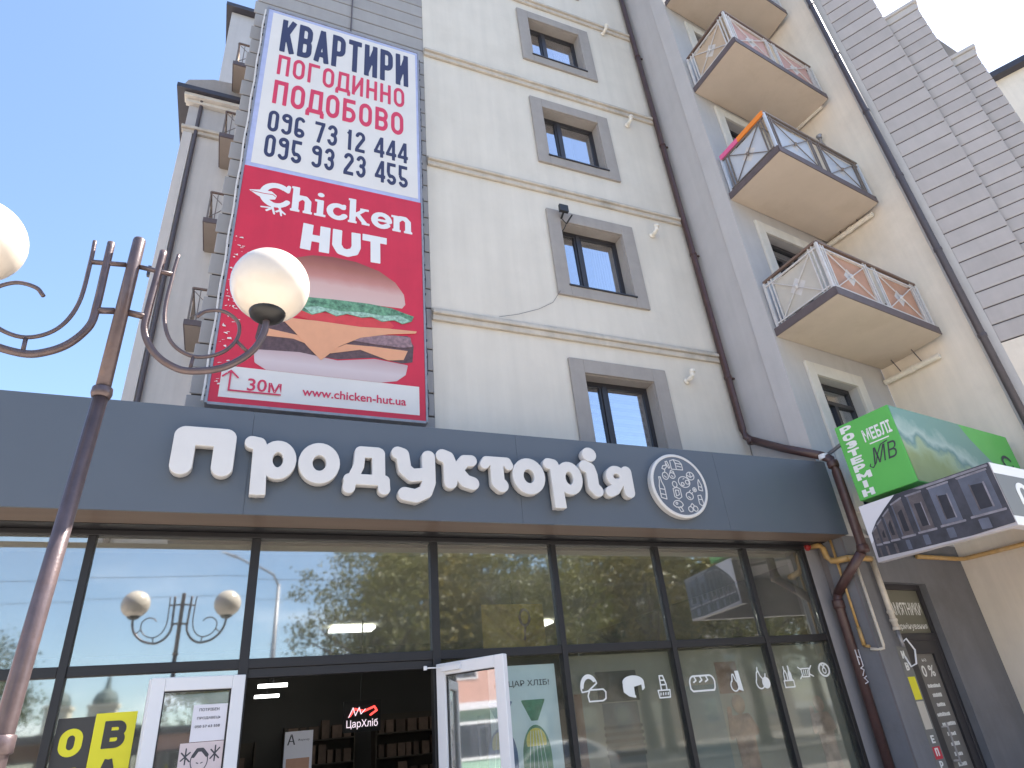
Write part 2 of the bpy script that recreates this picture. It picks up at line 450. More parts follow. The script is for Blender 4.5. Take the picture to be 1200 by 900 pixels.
    skin=mat('skin', (0.50, 0.28, 0.20), 0.55), hair=mat('brown_hair', (0.05, 0.03, 0.02), 0.6),
    shirt1=mat('russet_top', (0.22, 0.075, 0.045), 0.85), shirt2=mat('pale_pink_top', (0.55, 0.36, 0.32), 0.85),
    jeans=mat('dark_trousers', (0.05, 0.055, 0.08), 0.9), dress=mat('beige_skirt', (0.34, 0.28, 0.22), 0.9), shoe=mat('shoe_leather', (0.03, 0.025, 0.02), 0.5),
    g_shop=glass('shop_glass', (0.86, 0.88, 0.84), 0.28, rough=0.03, wave=0.03, haze=0.055),
    g_film=glass('filmed_shop_glass', (0.93, 0.95, 0.92), 0.05, rough=0.04, wave=0.03, haze=0.03),
    g_win=glass('window_glass', (0.74, 0.77, 0.82), 0.46, wave=0.03),
    g_door=glass('door_glass', (0.88, 0.9, 0.9), 0.22, rough=0.03, haze=0.07),
    g_car=glass('car_glass', (0.25, 0.27, 0.28), 0.3),
)

def leaf_mat(name, col):
    m, nt, bs, out = newmat(name)
    N, L = nt.nodes, nt.links
    tc = N.new('ShaderNodeTexCoord')
    nz = N.new('ShaderNodeTexNoise'); nz.inputs['Scale'].default_value = 0.8; nz.inputs['Detail'].default_value = 4
    L.new(tc.outputs['Object'], nz.inputs['Vector'])
    rp = N.new('ShaderNodeValToRGB')
    rp.color_ramp.elements[0].color = (col[0] * 0.55, col[1] * 0.6, col[2] * 0.5, 1); rp.color_ramp.elements[0].position = 0.35
    rp.color_ramp.elements[1].color = (col[0] * 1.5, col[1] * 1.35, col[2] * 1.2, 1); rp.color_ramp.elements[1].position = 0.65
    L.new(nz.outputs['Fac'], rp.inputs[0]); L.new(rp.outputs[0], bs.inputs['Base Color'])
    bs.inputs['Roughness'].default_value = 0.55
    tl = N.new('ShaderNodeBsdfTranslucent'); L.new(rp.outputs[0], tl.inputs[0])
    mx = N.new('ShaderNodeMixShader'); mx.inputs[0].default_value = 0.35
    L.new(bs.outputs[0], mx.inputs[1]); L.new(tl.outputs[0], mx.inputs[2]); L.new(mx.outputs[0], out.inputs[0])
    return m
M['leaf'] = leaf_mat('tree_leaf', (0.115, 0.12, 0.03))
M['leaf2'] = leaf_mat('tree_leaf_dark', (0.05, 0.075, 0.025))
M['leaf3'] = leaf_mat('tree_leaf_olive', (0.16, 0.14, 0.04))

# ------------------------------------------------------------------ lettering: strokes -> distance field -> outline
def arc(cx, cy, rx, ry, a0, a1, n=14):
    return [(cx + rx * math.cos(R(a0 + (a1 - a0) * i / n)), cy + ry * math.sin(R(a0 + (a1 - a0) * i / n))) for i in range(n + 1)]

def ring(cx, cy, rx, ry, n=26):
    return arc(cx, cy, rx, ry, 0, 360, n)

def S(pts, w, cap='round'):
    return ('s', pts, w, cap)
def FILL(pts):
    return ('f', pts, 0, None)
def CUT(pts):
    return ('c', pts, 0, None)

def sdf_poly(X, Y, pts):
    P = np.array(pts); Q = np.roll(P, -1, 0)
    d = np.full(X.shape, 1e9); ins = np.zeros(X.shape, bool)
    for (x0, y0), (x1, y1) in zip(P, Q):
        dx, dy = x1 - x0, y1 - y0
        L2 = dx * dx + dy * dy + 1e-12
        t = np.clip(((X - x0) * dx + (Y - y0) * dy) / L2, 0, 1)
        d = np.minimum(d, np.hypot(X - x0 - t * dx, Y - y0 - t * dy))
        c = ((y0 > Y) != (y1 > Y)) & (X < (x1 - x0) * (Y - y0) / ((y1 - y0) if abs(y1 - y0) > 1e-12 else 1e-12) + x0)
        ins ^= c
    return np.where(ins, -d, d)

def outline(shapes, res):
    xs, ys = [], []
    for k, pts, w, cap in shapes:
        for x, y in pts:
            xs += [x - w, x + w]; ys += [y - w, y + w]
    x0, x1, y0, y1 = min(xs) - 3 * res, max(xs) + 3 * res, min(ys) - 3 * res, max(ys) + 3 * res
    gx = np.arange(x0, x1 + res, res); gy = np.arange(y0, y1 + res, res)
    X, Y = np.meshgrid(gx, gy)
    D = np.full(X.shape, 1e9)
    for k, pts, w, cap in shapes:
        if k == 'f': D = np.minimum(D, sdf_poly(X, Y, pts)); continue
        if k == 'c': D = np.maximum(D, -sdf_poly(X, Y, pts)); continue
        h = w / 2
        closed = abs(pts[0][0] - pts[-1][0]) + abs(pts[0][1] - pts[-1][1]) < 1e-9
        for i in range(len(pts) - 1):
            (ax, ay), (bx, by) = pts[i], pts[i + 1]
            dx, dy = bx - ax, by - ay; L = math.hypot(dx, dy)
            if L < 1e-9: continue
            dx /= L; dy /= L
            t = (X - ax) * dx + (Y - ay) * dy; q = np.abs(-(X - ax) * dy + (Y - ay) * dx)
            if cap == 'round' or closed:
                tt = np.clip(t, 0, L)
                D = np.minimum(D, np.hypot(t - tt, q) - h)
            else:
                D = np.minimum(D, np.maximum(np.abs(t - L / 2) - L / 2, q - h))
                if i > 0: D = np.minimum(D, np.hypot(X - ax, Y - ay) - h) if cap == 'buttround' else np.minimum(D, np.maximum(np.abs(X - ax), np.abs(Y - ay)) - h if cap == 'miter' else np.hypot(X - ax, Y - ay) - h)
    D[np.abs(D) < 1e-7] = 1e-7
    ins = D < 0
    segs = {}
    cell = ins[:-1, :-1].astype(int) + 2 * ins[:-1, 1:] + 4 * ins[1:, 1:] + 8 * ins[1:, :-1]
    def ip(j, i, e):
        if e == 0: a, b = (j, i), (j, i + 1)
        elif e == 1: a, b = (j, i + 1), (j + 1, i + 1)
        elif e == 2: a, b = (j + 1, i), (j + 1, i + 1)
        else: a, b = (j, i), (j + 1, i)
        da, db = D[a], D[b]; t = da / (da - db)
        key = ('h', j + (e == 2), i) if e in (0, 2) else ('v', j, i + (e == 1))
        return key, (gx[a[1]] + (gx[b[1]] - gx[a[1]]) * t, gy[a[0]] + (gy[b[0]] - gy[a[0]]) * t)
    T = {1: [(3, 0)], 2: [(0, 1)], 3: [(3, 1)], 4: [(1, 2)], 5: [(3, 2), (1, 0)], 6: [(0, 2)], 7: [(3, 2)], 8: [(2, 3)],
         9: [(2, 0)], 10: [(0, 3), (2, 1)], 11: [(2, 1)], 12: [(1, 3)], 13: [(1, 0)], 14: [(0, 3)]}
    pos = {}
    for j, i in np.argwhere((cell > 0) & (cell < 15)):
        for e0, e1 in T[int(cell[j, i])]:
            k0, p0 = ip(j, i, e0); k1, p1 = ip(j, i, e1)
            pos[k0] = p0; pos[k1] = p1; segs[k0] = k1
    loops = []
    while segs:
        k = next(iter(segs)); lp = []; st = k
        while k in segs:
            lp.append(pos[k]); k = segs.pop(k)
            if k == st: break
        if len(lp) > 5: loops.append(simplify(lp, res * 0.12))
    return [l for l in loops if len(l) > 2]

def simplify(lp, tol):
    P = np.array(lp); n = len(P)
    far = int(np.argmax(((P - P[0]) ** 2).sum(1)))
    def dp(a, b):
        st = [(a, b)]; keep = {a, b}
        while st:
            i, j = st.pop()
            if j - i < 2: continue
            idx = np.arange(i + 1, j) ; p0, p1 = P[i % n], P[j % n]
            d = p1 - p0; L = math.hypot(*d) + 1e-12
            q = P[idx % n] - p0
            ds = np.abs(q[:, 0] * d[1] - q[:, 1] * d[0]) / L
            k = int(ds.argmax())
            if ds[k] > tol:
                m = int(idx[k]); keep.add(m); st += [(i, m), (m, j)]
        return keep
    ks = sorted(dp(0, far) | dp(far, n))
    return [tuple(P[k]) for k in ks if k < n]

def loops_mesh(loops, depth, bevel=0.0):
    c = bpy.data.curves.new('outline', 'CURVE'); c.dimensions = '2D'; c.fill_mode = 'BOTH'
    c.extrude = depth / 2; c.bevel_depth = bevel; c.bevel_resolution = 1
    for lp in loops:
        sp = c.splines.new('POLY'); sp.points.add(len(lp) - 1)
        for i, (x, y) in enumerate(lp): sp.points[i].co = (x, y, 0, 1)
        sp.use_cyclic_u = True
    o = bpy.data.objects.new('outline', c)
    m = bpy.data.meshes.new_from_object(o)
    bpy.data.objects.remove(o); bpy.data.curves.remove(c)
    return m

def place_mesh(m, fr, a, z, b, sx=1.0, sz=1.0, shear=0.0):
    for v in m.vertices:
        x, y, d = v.co
        v.co = fr.p(a + sx * x + shear * y, b + d, z + sz * y)
    m.update()
    bm = bmesh.new(); bm.from_mesh(m)
    bmesh.ops.recalc_face_normals(bm, faces=bm.faces)
    bm.to_mesh(m); bm.free()
    return m

def shape_obj(name, shapes, fr, a, z, b, mt, parent, depth=0.004, res=0.006, bevel=0.0, sx=1.0, sz=1.0, label=None, **kw):
    m = loops_mesh(outline(shapes, res), depth, bevel)
    place_mesh(m, fr, a, z, b + depth / 2, sx, sz)
    m.name = name; m.materials.clear(); m.materials.append(mt)
    return link(name, m, parent, label, **kw)

def text_obj(name, body, fr, a0, a1, z0, z1, b, mt, parent, depth=0.004, bold=0.0, shear=0.0, vertical=False, **kw):
    """built-in lettering fitted to a measured rectangle"""
    c = bpy.data.curves.new('t', 'FONT'); c.body = body; c.offset = bold; c.extrude = 0.0; c.shear = shear
    c.resolution_u = 4
    o = bpy.data.objects.new('t', c)
    m = bpy.data.meshes.new_from_object(o)
    bpy.data.objects.remove(o); bpy.data.curves.remove(c)
    xs = [v.co.x for v in m.vertices]; ys = [v.co.y for v in m.vertices]
    sx = (a1 - a0) / (max(xs) - min(xs)); sz = (z1 - z0) / (max(ys) - min(ys))
    mx, my = min(xs), min(ys)
    for v in m.vertices:
        v.co = fr.p(a0 + (v.co.x - mx) * sx, b + depth, z0 + (v.co.y - my) * sz)
    m.update(); m.name = name
    m.materials.clear(); m.materials.append(mt)
    return link(name, m, parent, **kw)

def sans(ch, w, t):
    """plain condensed capitals and digits, height 1"""
    l, r, T, b = t / 2, w - t / 2, 1 - t / 2, t / 2
    m = 0.5; cx = w / 2
    rx = (w - t) / 2; ry = min(rx * 1.1, 0.3)
    B = lambda *p: S(list(p), t, 'miter')
    def O_():
        return arc(cx, T - ry, rx, ry, 180, 0) + arc(cx, b + ry, rx, ry, 0, -180) + [(l, T - ry)]
    def bowl(z0, z1, x0=l, rr=None):
        q = rr or min((z1 - z0) / 2, rx * 1.1)
        return [(x0, z1), (r - q * 0.9, z1)] + arc(r - q * 0.9, z1 - q, q * 0.9, q, 90, 0, 8) + arc(r - q * 0.9, z0 + q, q * 0.9, q, 0, -90, 8) + [(x0, z0)]
    BB = lambda p: S(p, t, 'butt')
    D = {
        'П': [B((l, 0), (l, T), (r, T), (r, 0))], 'О': [S(O_(), t)], '0': [S(O_(), t)],
        'Г': [B((l, 0), (l, T), (w, T))], 'Т': [BB([(0, T), (w, T)]), BB([(cx, 0), (cx, T)])],
        'И': [BB([(l, 0), (l, 1)]), BB([(r, 0), (r, 1)]), S([(l, .1), (r, .9)], t * .9, 'butt')],
        'Н': [BB([(l, 0), (l, 1)]), BB([(r, 0), (r, 1)]), BB([(l, .5), (r, .5)])],
        'К': [BB([(l, 0), (l, 1)]), BB([(l, .38), (r + t * .1, 1)]), BB([(l + (r - l) * .35, .58), (r + t * .12, 0)])],
        'Р': [BB([(l, 0), (l, 1)]), BB(bowl(.42, T))],
        'В': [BB([(l, 0), (l, 1)]), BB(bowl(.5, T)), BB(bowl(b, .52))],
        'Б': [BB([(l, 0), (l, 1)]), BB([(l, T), (w * .95, T)]), BB(bowl(b, .55))],
        'А': [BB([(l * .7, 0), (cx, 1)]), BB([(w - l * .7, 0), (cx, 1)]), BB([(w * .22, .24), (w * .78, .24)])],
        'Д': [S([(l + .02, .1), (l + t * .35, T), (r, T), (r, .1)], t, 'miter'), BB([(-t * .25, b), (w + t * .3, b)]), BB([(0, -.14), (0, b)]), BB([(w + t * .05, -.14), (w + t * .05, b)])],
        'Е': [B((w, T), (l, T), (l, b), (w, b)), BB([(l, .5), (w * .9, .5)])],
        'Л': [B((l * .6, 0), (l + t * .3, T), (r, T), (r, 0))],
        'М': [BB([(l, 0), (l, 1)]), BB([(r, 0), (r, 1)]), S([(l, .95), (cx, .3), (r, .95)], t * .8, 'butt')],
        'З': [S(arc(cx, T - .22, rx, .22, 155, -90, 14) + [(cx - t * .2, .52)], t, 'butt'), S([(cx - t * .2, .54)] + arc(cx, b + .23, rx, .23, 90, -155, 14), t, 'butt')],
        'Ц': [B((l, 1), (l, b), (r, b), (r, 1)), BB([(r, b), (w + t * .4, b)]), BB([(w + t * .2, b), (w + t * .2, -.15)])],
        'Х': [BB([(l * .5, 0), (w - l * .5, 1)]), BB([(l * .5, 1), (w - l * .5, 0)])],
        'С': [S(arc(cx, T - ry, rx, ry, 0, 180) + arc(cx, b + ry, rx, ry, 180, 360), t, 'butt')],
        'І': [BB([(l, 0), (l, 1)])],
        '1': [BB([(cx, 0), (cx, 1)]), S([(cx, T - .02), (cx - w * .35, T - .14)], t * .8, 'butt')],
        '2': [S(arc(cx, T - ry, rx, ry, 180, 0, 12) + [(r, T - ry - .08), (l + .02, b + .12), (l + .02, b)], t, 'butt'), BB([(0, b), (w, b)])],
        '3': [S(arc(cx, T - .21, rx, .21, 170, -90, 14) + [(cx - t * .2, .54)], t, 'butt'), S([(cx - t * .2, .54)] + arc(cx, b + .23, rx, .23, 90, -170, 14), t, 'butt')],
        '4': [BB([(r - t * .1, 0), (r - t * .1, 1)]), S([(r - t * .3, .95), (l, .3)], t * .85, 'butt'), BB([(0, .26), (w + t * .3, .26)])],
        '5': [B((w * .95, T), (l + .01, T), (l, .5)), S([(l, .5)] + arc(cx, b + ry * .85, rx, ry * .95, 120, -170, 16), t, 'butt')],
        '6': [S(O_()[7:-1][::-1] if False else arc(cx, T - ry, rx, ry, 20, 180) + [(l, b + ry)] + arc(cx, b + ry * .85, rx, ry * .85, 180, 540, 24), t, 'butt')],
        '7': [BB([(0, T), (w, T)]), S([(r, T), (cx - w * .1, 0)], t, 'butt')],
        '9': [S(arc(cx, b + ry, rx, ry, 200, 360) + [(r, T - ry)] + arc(cx, T - ry * .85, rx, ry * .85, 0, 360, 24), t, 'butt')],
        'Я': [BB([(r, 0), (r, 1)]), BB([(w - x, y) for x, y in bowl(.42, T)]), BB([(cx + .02, .44), (l * .8, 0)])],
    }
    return D[ch]

def sans_line(name, body, fr, a0, a1, z0, z1, b, mt, parent, cw=0.42, t=0.15, gap=0.09, space=0.2, depth=0.004, label=None):
    adv = []; x = 0
    shapes = []
    for ch in body:
        if ch == ' ': x += space; continue
        w = cw
        if ch in 'І': w = t
        if ch == '1': w = cw * .62
        if ch == 'М': w = cw * 1.3
        if ch in 'ДЦ': w = cw * 1.05
        for k, pts, ww, cap in sans(ch, w, t):
            shapes.append((k, [(px + x, py) for px, py in pts], ww, cap))
        x += w + gap
    tot = x - gap
    return shape_obj(name, shapes, fr, a0, z0, b, mt, parent, depth=depth, res=0.022, sx=(a1 - a0) / tot, sz=(z1 - z0), label=label)


def wall_sheet(mb, a0, a1, z0, z1, b0, b1, ops=()):
    """a wall with openings: outer face at b1, inner at b0"""
    A = sorted({a0, a1, *[o[0] for o in ops], *[o[1] for o in ops]})
    Z = sorted({z0, z1, *[o[2] for o in ops], *[o[3] for o in ops]})
    def hole(i, j):
        if i < 0 or j < 0 or i >= len(A) - 1 or j >= len(Z) - 1: return True
        ca, cz = (A[i] + A[i + 1]) / 2, (Z[j] + Z[j + 1]) / 2
        return any(o[0] < ca < o[1] and o[2] < cz < o[3] for o in ops)
    p = mb.fr.p
    for i in range(len(A) - 1):
        for j in range(len(Z) - 1):
            if hole(i, j): continue
            l, r, d, u = A[i], A[i + 1], Z[j], Z[j + 1]
            mb.add([p(l, b1, d), p(r, b1, d), p(r, b1, u), p(l, b1, u)], [(0, 1, 2, 3)])
            mb.add([p(l, b0, d), p(r, b0, d), p(r, b0, u), p(l, b0, u)], [(3, 2, 1, 0)])
            if hole(i - 1, j): mb.add([p(l, b0, d), p(l, b1, d), p(l, b1, u), p(l, b0, u)], [(0, 1, 2, 3)])
            if hole(i + 1, j): mb.add([p(r, b0, d), p(r, b1, d), p(r, b1, u), p(r, b0, u)], [(3, 2, 1, 0)])
            if hole(i, j - 1): mb.add([p(l, b0, d), p(r, b0, d), p(r, b1, d), p(l, b1, d)], [(0, 1, 2, 3)])
            if hole(i, j + 1): mb.add([p(l, b0, u), p(r, b0, u), p(r, b1, u), p(l, b1, u)], [(3, 2, 1, 0)])
    bmv = {}
    nv, remap = [], []
    for v in mb.v:
        k = tuple(round(c, 5) for c in v)
        if k not in bmv: bmv[k] = len(nv); nv.append(v)
        remap.append(bmv[k])
    mb.v = nv; mb.f = [tuple(remap[i] for i in f) for f in mb.f]
    return mb

# ================================================================== THE SETTING
def sheet(name, x0, x1, y0, y1, z, mt, label, thick=0.0):
    mb = MB()
    if thick: mb.box(x0, x1, y0, y1, z - thick, z)
    else: mb.add([(x0, y0, z), (x1, y0, z), (x1, y1, z), (x0, y1, z)], [(0, 1, 2, 3)])
    o = mb.build(name, mt); tag(o, label, None, None, 'structure'); return o

sheet('ground', -600, 600, -600, 600, -0.14, M['asphalt'], 'wide asphalt ground around the street')
sheet('pavement', -60, 60, -3.2, 40, 0.0, M['paving'], 'pale paving in front of the shop', 0.12)
kb = MB(); kb.box(-60, 60, -3.36, -3.2, -0.14, 0.012)
tag(kb.build('kerb', M['kerb'], bevel=0.015), 'stone kerb along the paving', None, None, 'structure')
sheet('road', -120, 120, -13.0, -3.36, -0.132, M['asphalt'], 'asphalt road across from the shop')
sheet('far_pavement', -120, 120, -34, -13.0, -0.01, M['paving'], 'pavement on the far side of the road', 0.12)
for i in range(9):
    mk = MB(); x = -26 + i * 6.0
    mk.add([(x, -8.25, -0.127), (x + 3, -8.25, -0.127), (x + 3, -8.12, -0.127), (x, -8.12, -0.127)], [(0, 1, 2, 3)])
    tag(mk.build('road_marking', M['paint']), 'white dash of the centre line on the road', None, None, 'structure')

# ================================================================== APARTMENT BUILDING: front block
MAIN = Frame((0, 8, 0), 0.0)
bld = thing('apartment_building', (3.6, 8.2, 0), 'tall cream plastered apartment block with cornice bands above the grocery sign', 'building')
WINZ = [(14.85, 16.74), (11.6, 13.57), (8.31, 10.33), (5.02, 7.0), (18.1, 20.0)]
WX0, WX1 = 5.0, 6.36
ops = [(WX0, WX1, z0 + 0.24, z1 - 0.26) for z0, z1 in WINZ]
w = MB(MAIN); wall_sheet(w, 2.42, 8.14, 4.0, 21.6, -0.45, 0.0, ops)
w.build('wall', M['plaster'], bld)
# rusticated left part: a dark core with one proud course above the other
core = MB(MAIN); core.box(-0.74, 2.419, -0.45, -0.028, 4.0, 21.6); core.build('joint_core', M['joint'], bld)
side = MB(MAIN); side.box(-0.76, 8.10, -7.0, -0.451, 3.95, 21.5); side.build('body', M['grey'], bld)
rf = MB(MAIN); rf.box(-1.0, 8.3, -7.2, 0.35, 21.6, 21.85); rf.build('roof', M['roof'], bld)
blk = {}
def block_course(fr, a0, a1, z0, n, h, parent, gap=0.022, proud=0.028, zig=0.0, mt='block'):
    key = (round(a1 - a0, 3), h)
    for i in range(n):
        dz = zig if i % 2 else 0.0
        mk = MB(Frame((0, 0, 0), 0)); 
        k2 = (id(fr), key, dz)
        if k2 not in blk:
            f0 = Frame((0, 0, 0), 0); f0.u, f0.n = fr.u, fr.n
            mb = MB(f0); mb.box(a0 - dz, a1, -0.02, 0.0, 0, h - gap)
            bm = mb.mesh('block', M[mt]); blk[k2] = bm
        o = link('block', blk[k2], parent, loc=fr.o + Vector((0, 0, z0 + i * h)))
        md = o.modifiers.new('bevel', 'BEVEL'); md.width = 0.008; md.segments = 1
block_course(MAIN, -0.76, 2.42, 4.18, 46, 0.379, bld, zig=0.03, mt='block_main')
# cornices, each a stepped band
for z in (7.35, 10.74, 13.88, 17.05, 20.25):
    c = MB(MAIN)
    c.box(2.421, 8.02, 0.0, 0.055, z, z + 0.10)
    c.box(2.421, 8.02, 0.0, 0.10, z + 0.10, z + 0.165)
    c.box(2.421, 8.02, 0.0, 0.035, z + 0.165, z + 0.24)
    c.build('cornice', M['cornice'], bld, bevel=0.012)
def main_window(i, z0, z1):
    s = MB(MAIN)
    s.box(4.73, WX0, 0.0, 0.05, z0, z1); s.box(WX1, 6.64, 0.0, 0.05, z0, z1)
    s.box(WX0, WX1, 0.0, 0.05, z0, z0 + 0.24); s.box(WX0, WX1, 0.0, 0.05, z1 - 0.26, z1)
    sur = s.build('window_surround', M['surround'], bld, bevel=0.008)
    y0, y1 = z0 + 0.24, z1 - 0.26
    rv = MB(MAIN)
    rv.box(WX0 - .002, WX0 + .014, -.20, .003, y0, y1); rv.box(WX1 - .014, WX1 + .002, -.20, .003, y0, y1); rv.box(WX0 + .014, WX1 - .014, -.20, .003, y1 - .014, y1 + .002)
    rv.build('reveal_lining', M['surround'], sur)
    f = MB(MAIN); bo, bi = -0.20, -0.27; mx = WX0 + 0.47
    f.box(WX0, WX0 + .055, bi, bo, y0, y1); f.box(WX1 - .055, WX1, bi, bo, y0, y1)
    f.box(WX0 + .055, WX1 - .055, bi, bo, y0, y0 + .07); f.box(WX0 + .055, WX1 - .055, bi, bo, y1 - .07, y1)
    f.box(mx - .045, mx + .045, bi, bo + .012, y0 + .07, y1 - .07)
    win = f.build('window', M['wframe'], bld, bevel=0.006)
    sash = MB(MAIN)
    for (l, r) in ((WX0 + .055, mx - .045), (mx + .045, WX1 - .055)):
        sash.box(l, l + .035, bi + .01, bo - .012, y0 + .07, y1 - .07); sash.box(r - .035, r, bi + .01, bo - .012, y0 + .07, y1 - .07)
        sash.box(l + .035, r - .035, bi + .01, bo - .012, y0 + .07, y0 + .105); sash.box(l + .035, r - .035, bi + .01, bo - .012, y1 - .105, y1 - .07)
    sash.build('sash', M['wframe'], win)
    for k, (l, r) in enumerate(((WX0 + .09, mx - .08), (mx + .08, WX1 - .09))):
        g = MB(MAIN)
        tilt = 0.012 if k == 0 else 0.0
        g.hexa([MAIN.p(l, -.24, y0 + .105), MAIN.p(r, -.24, y0 + .105), MAIN.p(r, -.236, y0 + .105), MAIN.p(l, -.236, y0 + .105),
                MAIN.p(l, -.24 - tilt, y1 - .105), MAIN.p(r, -.24 - tilt, y1 - .105), MAIN.p(r, -.236 - tilt, y1 - .105), MAIN.p(l, -.236 - tilt, y1 - .105)])
        g.build('pane', M['g_win'], win)
    sl = MB(MAIN); sl.box(WX0 - .03, WX1 + .03, -0.19, 0.075, y0 - .022, y0 + .004)
    sl.build('window_sill', M['wframe'], win)
    cu = MB(MAIN)
    # curtain or blind behind the glass
    if i == 3:
        k = 0; z = y0 + .05
        while z < y1 - .1:
            cu.add([MAIN.p(WX0 + .08, -.32, z), MAIN.p(WX1 - .08, -.32, z), MAIN.p(WX1 - .08, -.345, z + .085), MAIN.p(WX0 + .08, -.345, z + .085)], [(0, 1, 2, 3)]); z += .15
        cu.build('blind', M['blindwhite'], win)
    else:
        pts = []; n = 40; x0, x1 = (WX1 - .55, WX1 - .06) if i != 1 else (WX1 - .9, WX1 - .5)
        for q in range(n + 1):
            a = x0 + (x1 - x0) * q / n; b = -.36 + .022 * math.sin(q * 1.3)
            pts += [MAIN.p(a, b, y0 + .03), MAIN.p(a, b, y1 - .03)]
        cu.add(pts, [(2 * q, 2 * q + 2, 2 * q + 3, 2 * q + 1) for q in range(n)])
        cu.build('curtain', M['curtain'], win, smooth=True)
    rm = MB(MAIN); rm.box(WX0 - .3, WX1 + .3, -.449, -.445, y0 - .2, y1 + .2)
    rm.build('dark_room', M['room'], win)
for i, (z0, z1) in enumerate(WINZ): main_window(i, z0, z1)
# stub vent pipes beside the windows
for a, z in ((7.15, 16.95), (7.19, 13.57), (7.13, 10.27), (7.1, 6.86)):
    v = MB()
    v.lathe(MAIN.p(a, 0.0, z), [(0.065, -0.012), (0.065, -0.03), (0.05, -0.04)], 16, 'y')
    v.tube([MAIN.p(a, 0.03, z), MAIN.p(a, .12, z), MAIN.p(a + .015, .16, z + .03), MAIN.p(a + .03, .17, z + .13)], 0.04, 12)
    v.lathe(MAIN.p(a + .033, .172, z + .10), [(0.052, 0), (0.052, 0.05)], 14, 'z')
    v.build('vent_pipe', M['ac_pipe'], bld, smooth=False)
# small flood lamp and its bracket at the third window
fl = MB(MAIN)
fl.bar(MAIN.p(5.02, .05, 10.12), MAIN.p(5.02, .20, 10.2), .03, .03); fl.box(4.93, 5.11, .16, .22, 10.17, 10.33); fl.bar(MAIN.p(5.12, .05, 10.02), MAIN.p(5.2, .17, 10.16), .02, .02)
fl.tube([MAIN.p(5.04, .06, 10.1), MAIN.p(5.09, .09, 9.98), MAIN.p(5.04, .08, 9.86), MAIN.p(5.0, .04, 9.8)], .009, 6)
fl.build('flood_lamp', M['black'], bld)
cb = MB(); cb.tube([MAIN.p(4.76, .06, 8.36), MAIN.p(4.6, .03, 8.1), MAIN.p(4.3, .03, 7.9), MAIN.p(3.9, .03, 7.72), MAIN.p(3.55, .04, 7.6)], .004, 6)
cb.tube([MAIN.p(.96, .02, 18.5), MAIN.p(.955, .02, 13.7)], .014, 6)
cb.build('cable', M['darkpipe'], bld)

# ---- brown downpipe in the inner corner, over to the outer corner, then down beside the shop
dp = thing('downpipe', (8.05, 7.1, 0), 'long brown drainpipe running down the corner between cream and grey walls', 'drainpipe')
mb = MB(); mb.tube([(7.99, 7.90, 21.4), (7.99, 7.90, 5.95), (7.99, 7.87, 5.80), (8.0, 7.78, 5.70)], 0.062, 14); mb.build('upper_pipe', M['brown'], dp, smooth=True)
mb = MB(); mb.tube([(8.0, 7.78, 5.70), (8.02, 7.2, 5.30), (8.04, 6.56, 4.91)], 0.066, 14); mb.build('sloping_pipe', M['brown'], dp, smooth=True)
mb = MB(); mb.tube([(8.04, 6.56, 4.91), (8.06, 6.44, 4.80), (8.07, 6.42, 4.6), (8.07, 6.42, 3.52), (8.07, 6.46, 3.42)], 0.066, 14); mb.build('front_pipe', M['brown'], dp, smooth=True)
mb = MB(); mb.tube([(8.07, 6.46, 3.42), (8.06, 6.8, 3.18), (8.055, 7.06, 2.98)], 0.064, 14); mb.build('return_pipe', M['brown'], dp, smooth=True)
mb = MB(); mb.tube([(8.055, 7.06, 2.98), (8.05, 7.10, 2.88), (8.05, 7.11, 0.1)], 0.064, 14); mb.build('lower_pipe', M['brown'], dp, smooth=True)
for (p, h) in (((8.0, 7.78, 5.68), .09), ((8.065, 6.43, 4.72), .10), ((8.07, 6.42, 3.46), .10), ((8.05, 7.10, 2.84), .12)):
    mb = MB(); mb.lathe(p, [(.078, -h / 2), (.082, -h / 4), (.082, h / 4), (.078, h / 2)], 16); mb.build('collar', M['brown'], dp, smooth=True)
for z in (19.6, 16.3, 13.1, 9.9, 7.0):
    mb = MB(); mb.lathe((7.99, 7.90, z), [(.072, -.02), (.072, .02)], 14); mb.box(7.96, 8.14, 7.89, 7.93, z - .015, z + .015); mb.build('bracket', M['brown'], dp)
mb = MB(); mb.lathe((8.035, 6.52, 4.87), [(.073, -.035), (.073, .035)], 14); mb.build('white_sleeve', M['white_pvc'], dp)
# chalky scrawl on the lower pipe
FS = Frame((8.05, 7.045, 0), 0)
shape_obj('painted_scrawl', [S([(-.03, .02), (-.03, .20)], .014), S([(-.03, .12), (.03, .10)], .014), S([(.03, .0), (.03, .2)], .014), S([(-.03, -.12), (.02, -.05), (-.03, -.03), (.03, .0)], .012), S([(-.03, -.22), (.03, -.2), (-.02, -.15), (.03, -.13)], .012)],
          FS, 0, 2.02, 0.0, M['paper'], dp, depth=.006, res=.004)

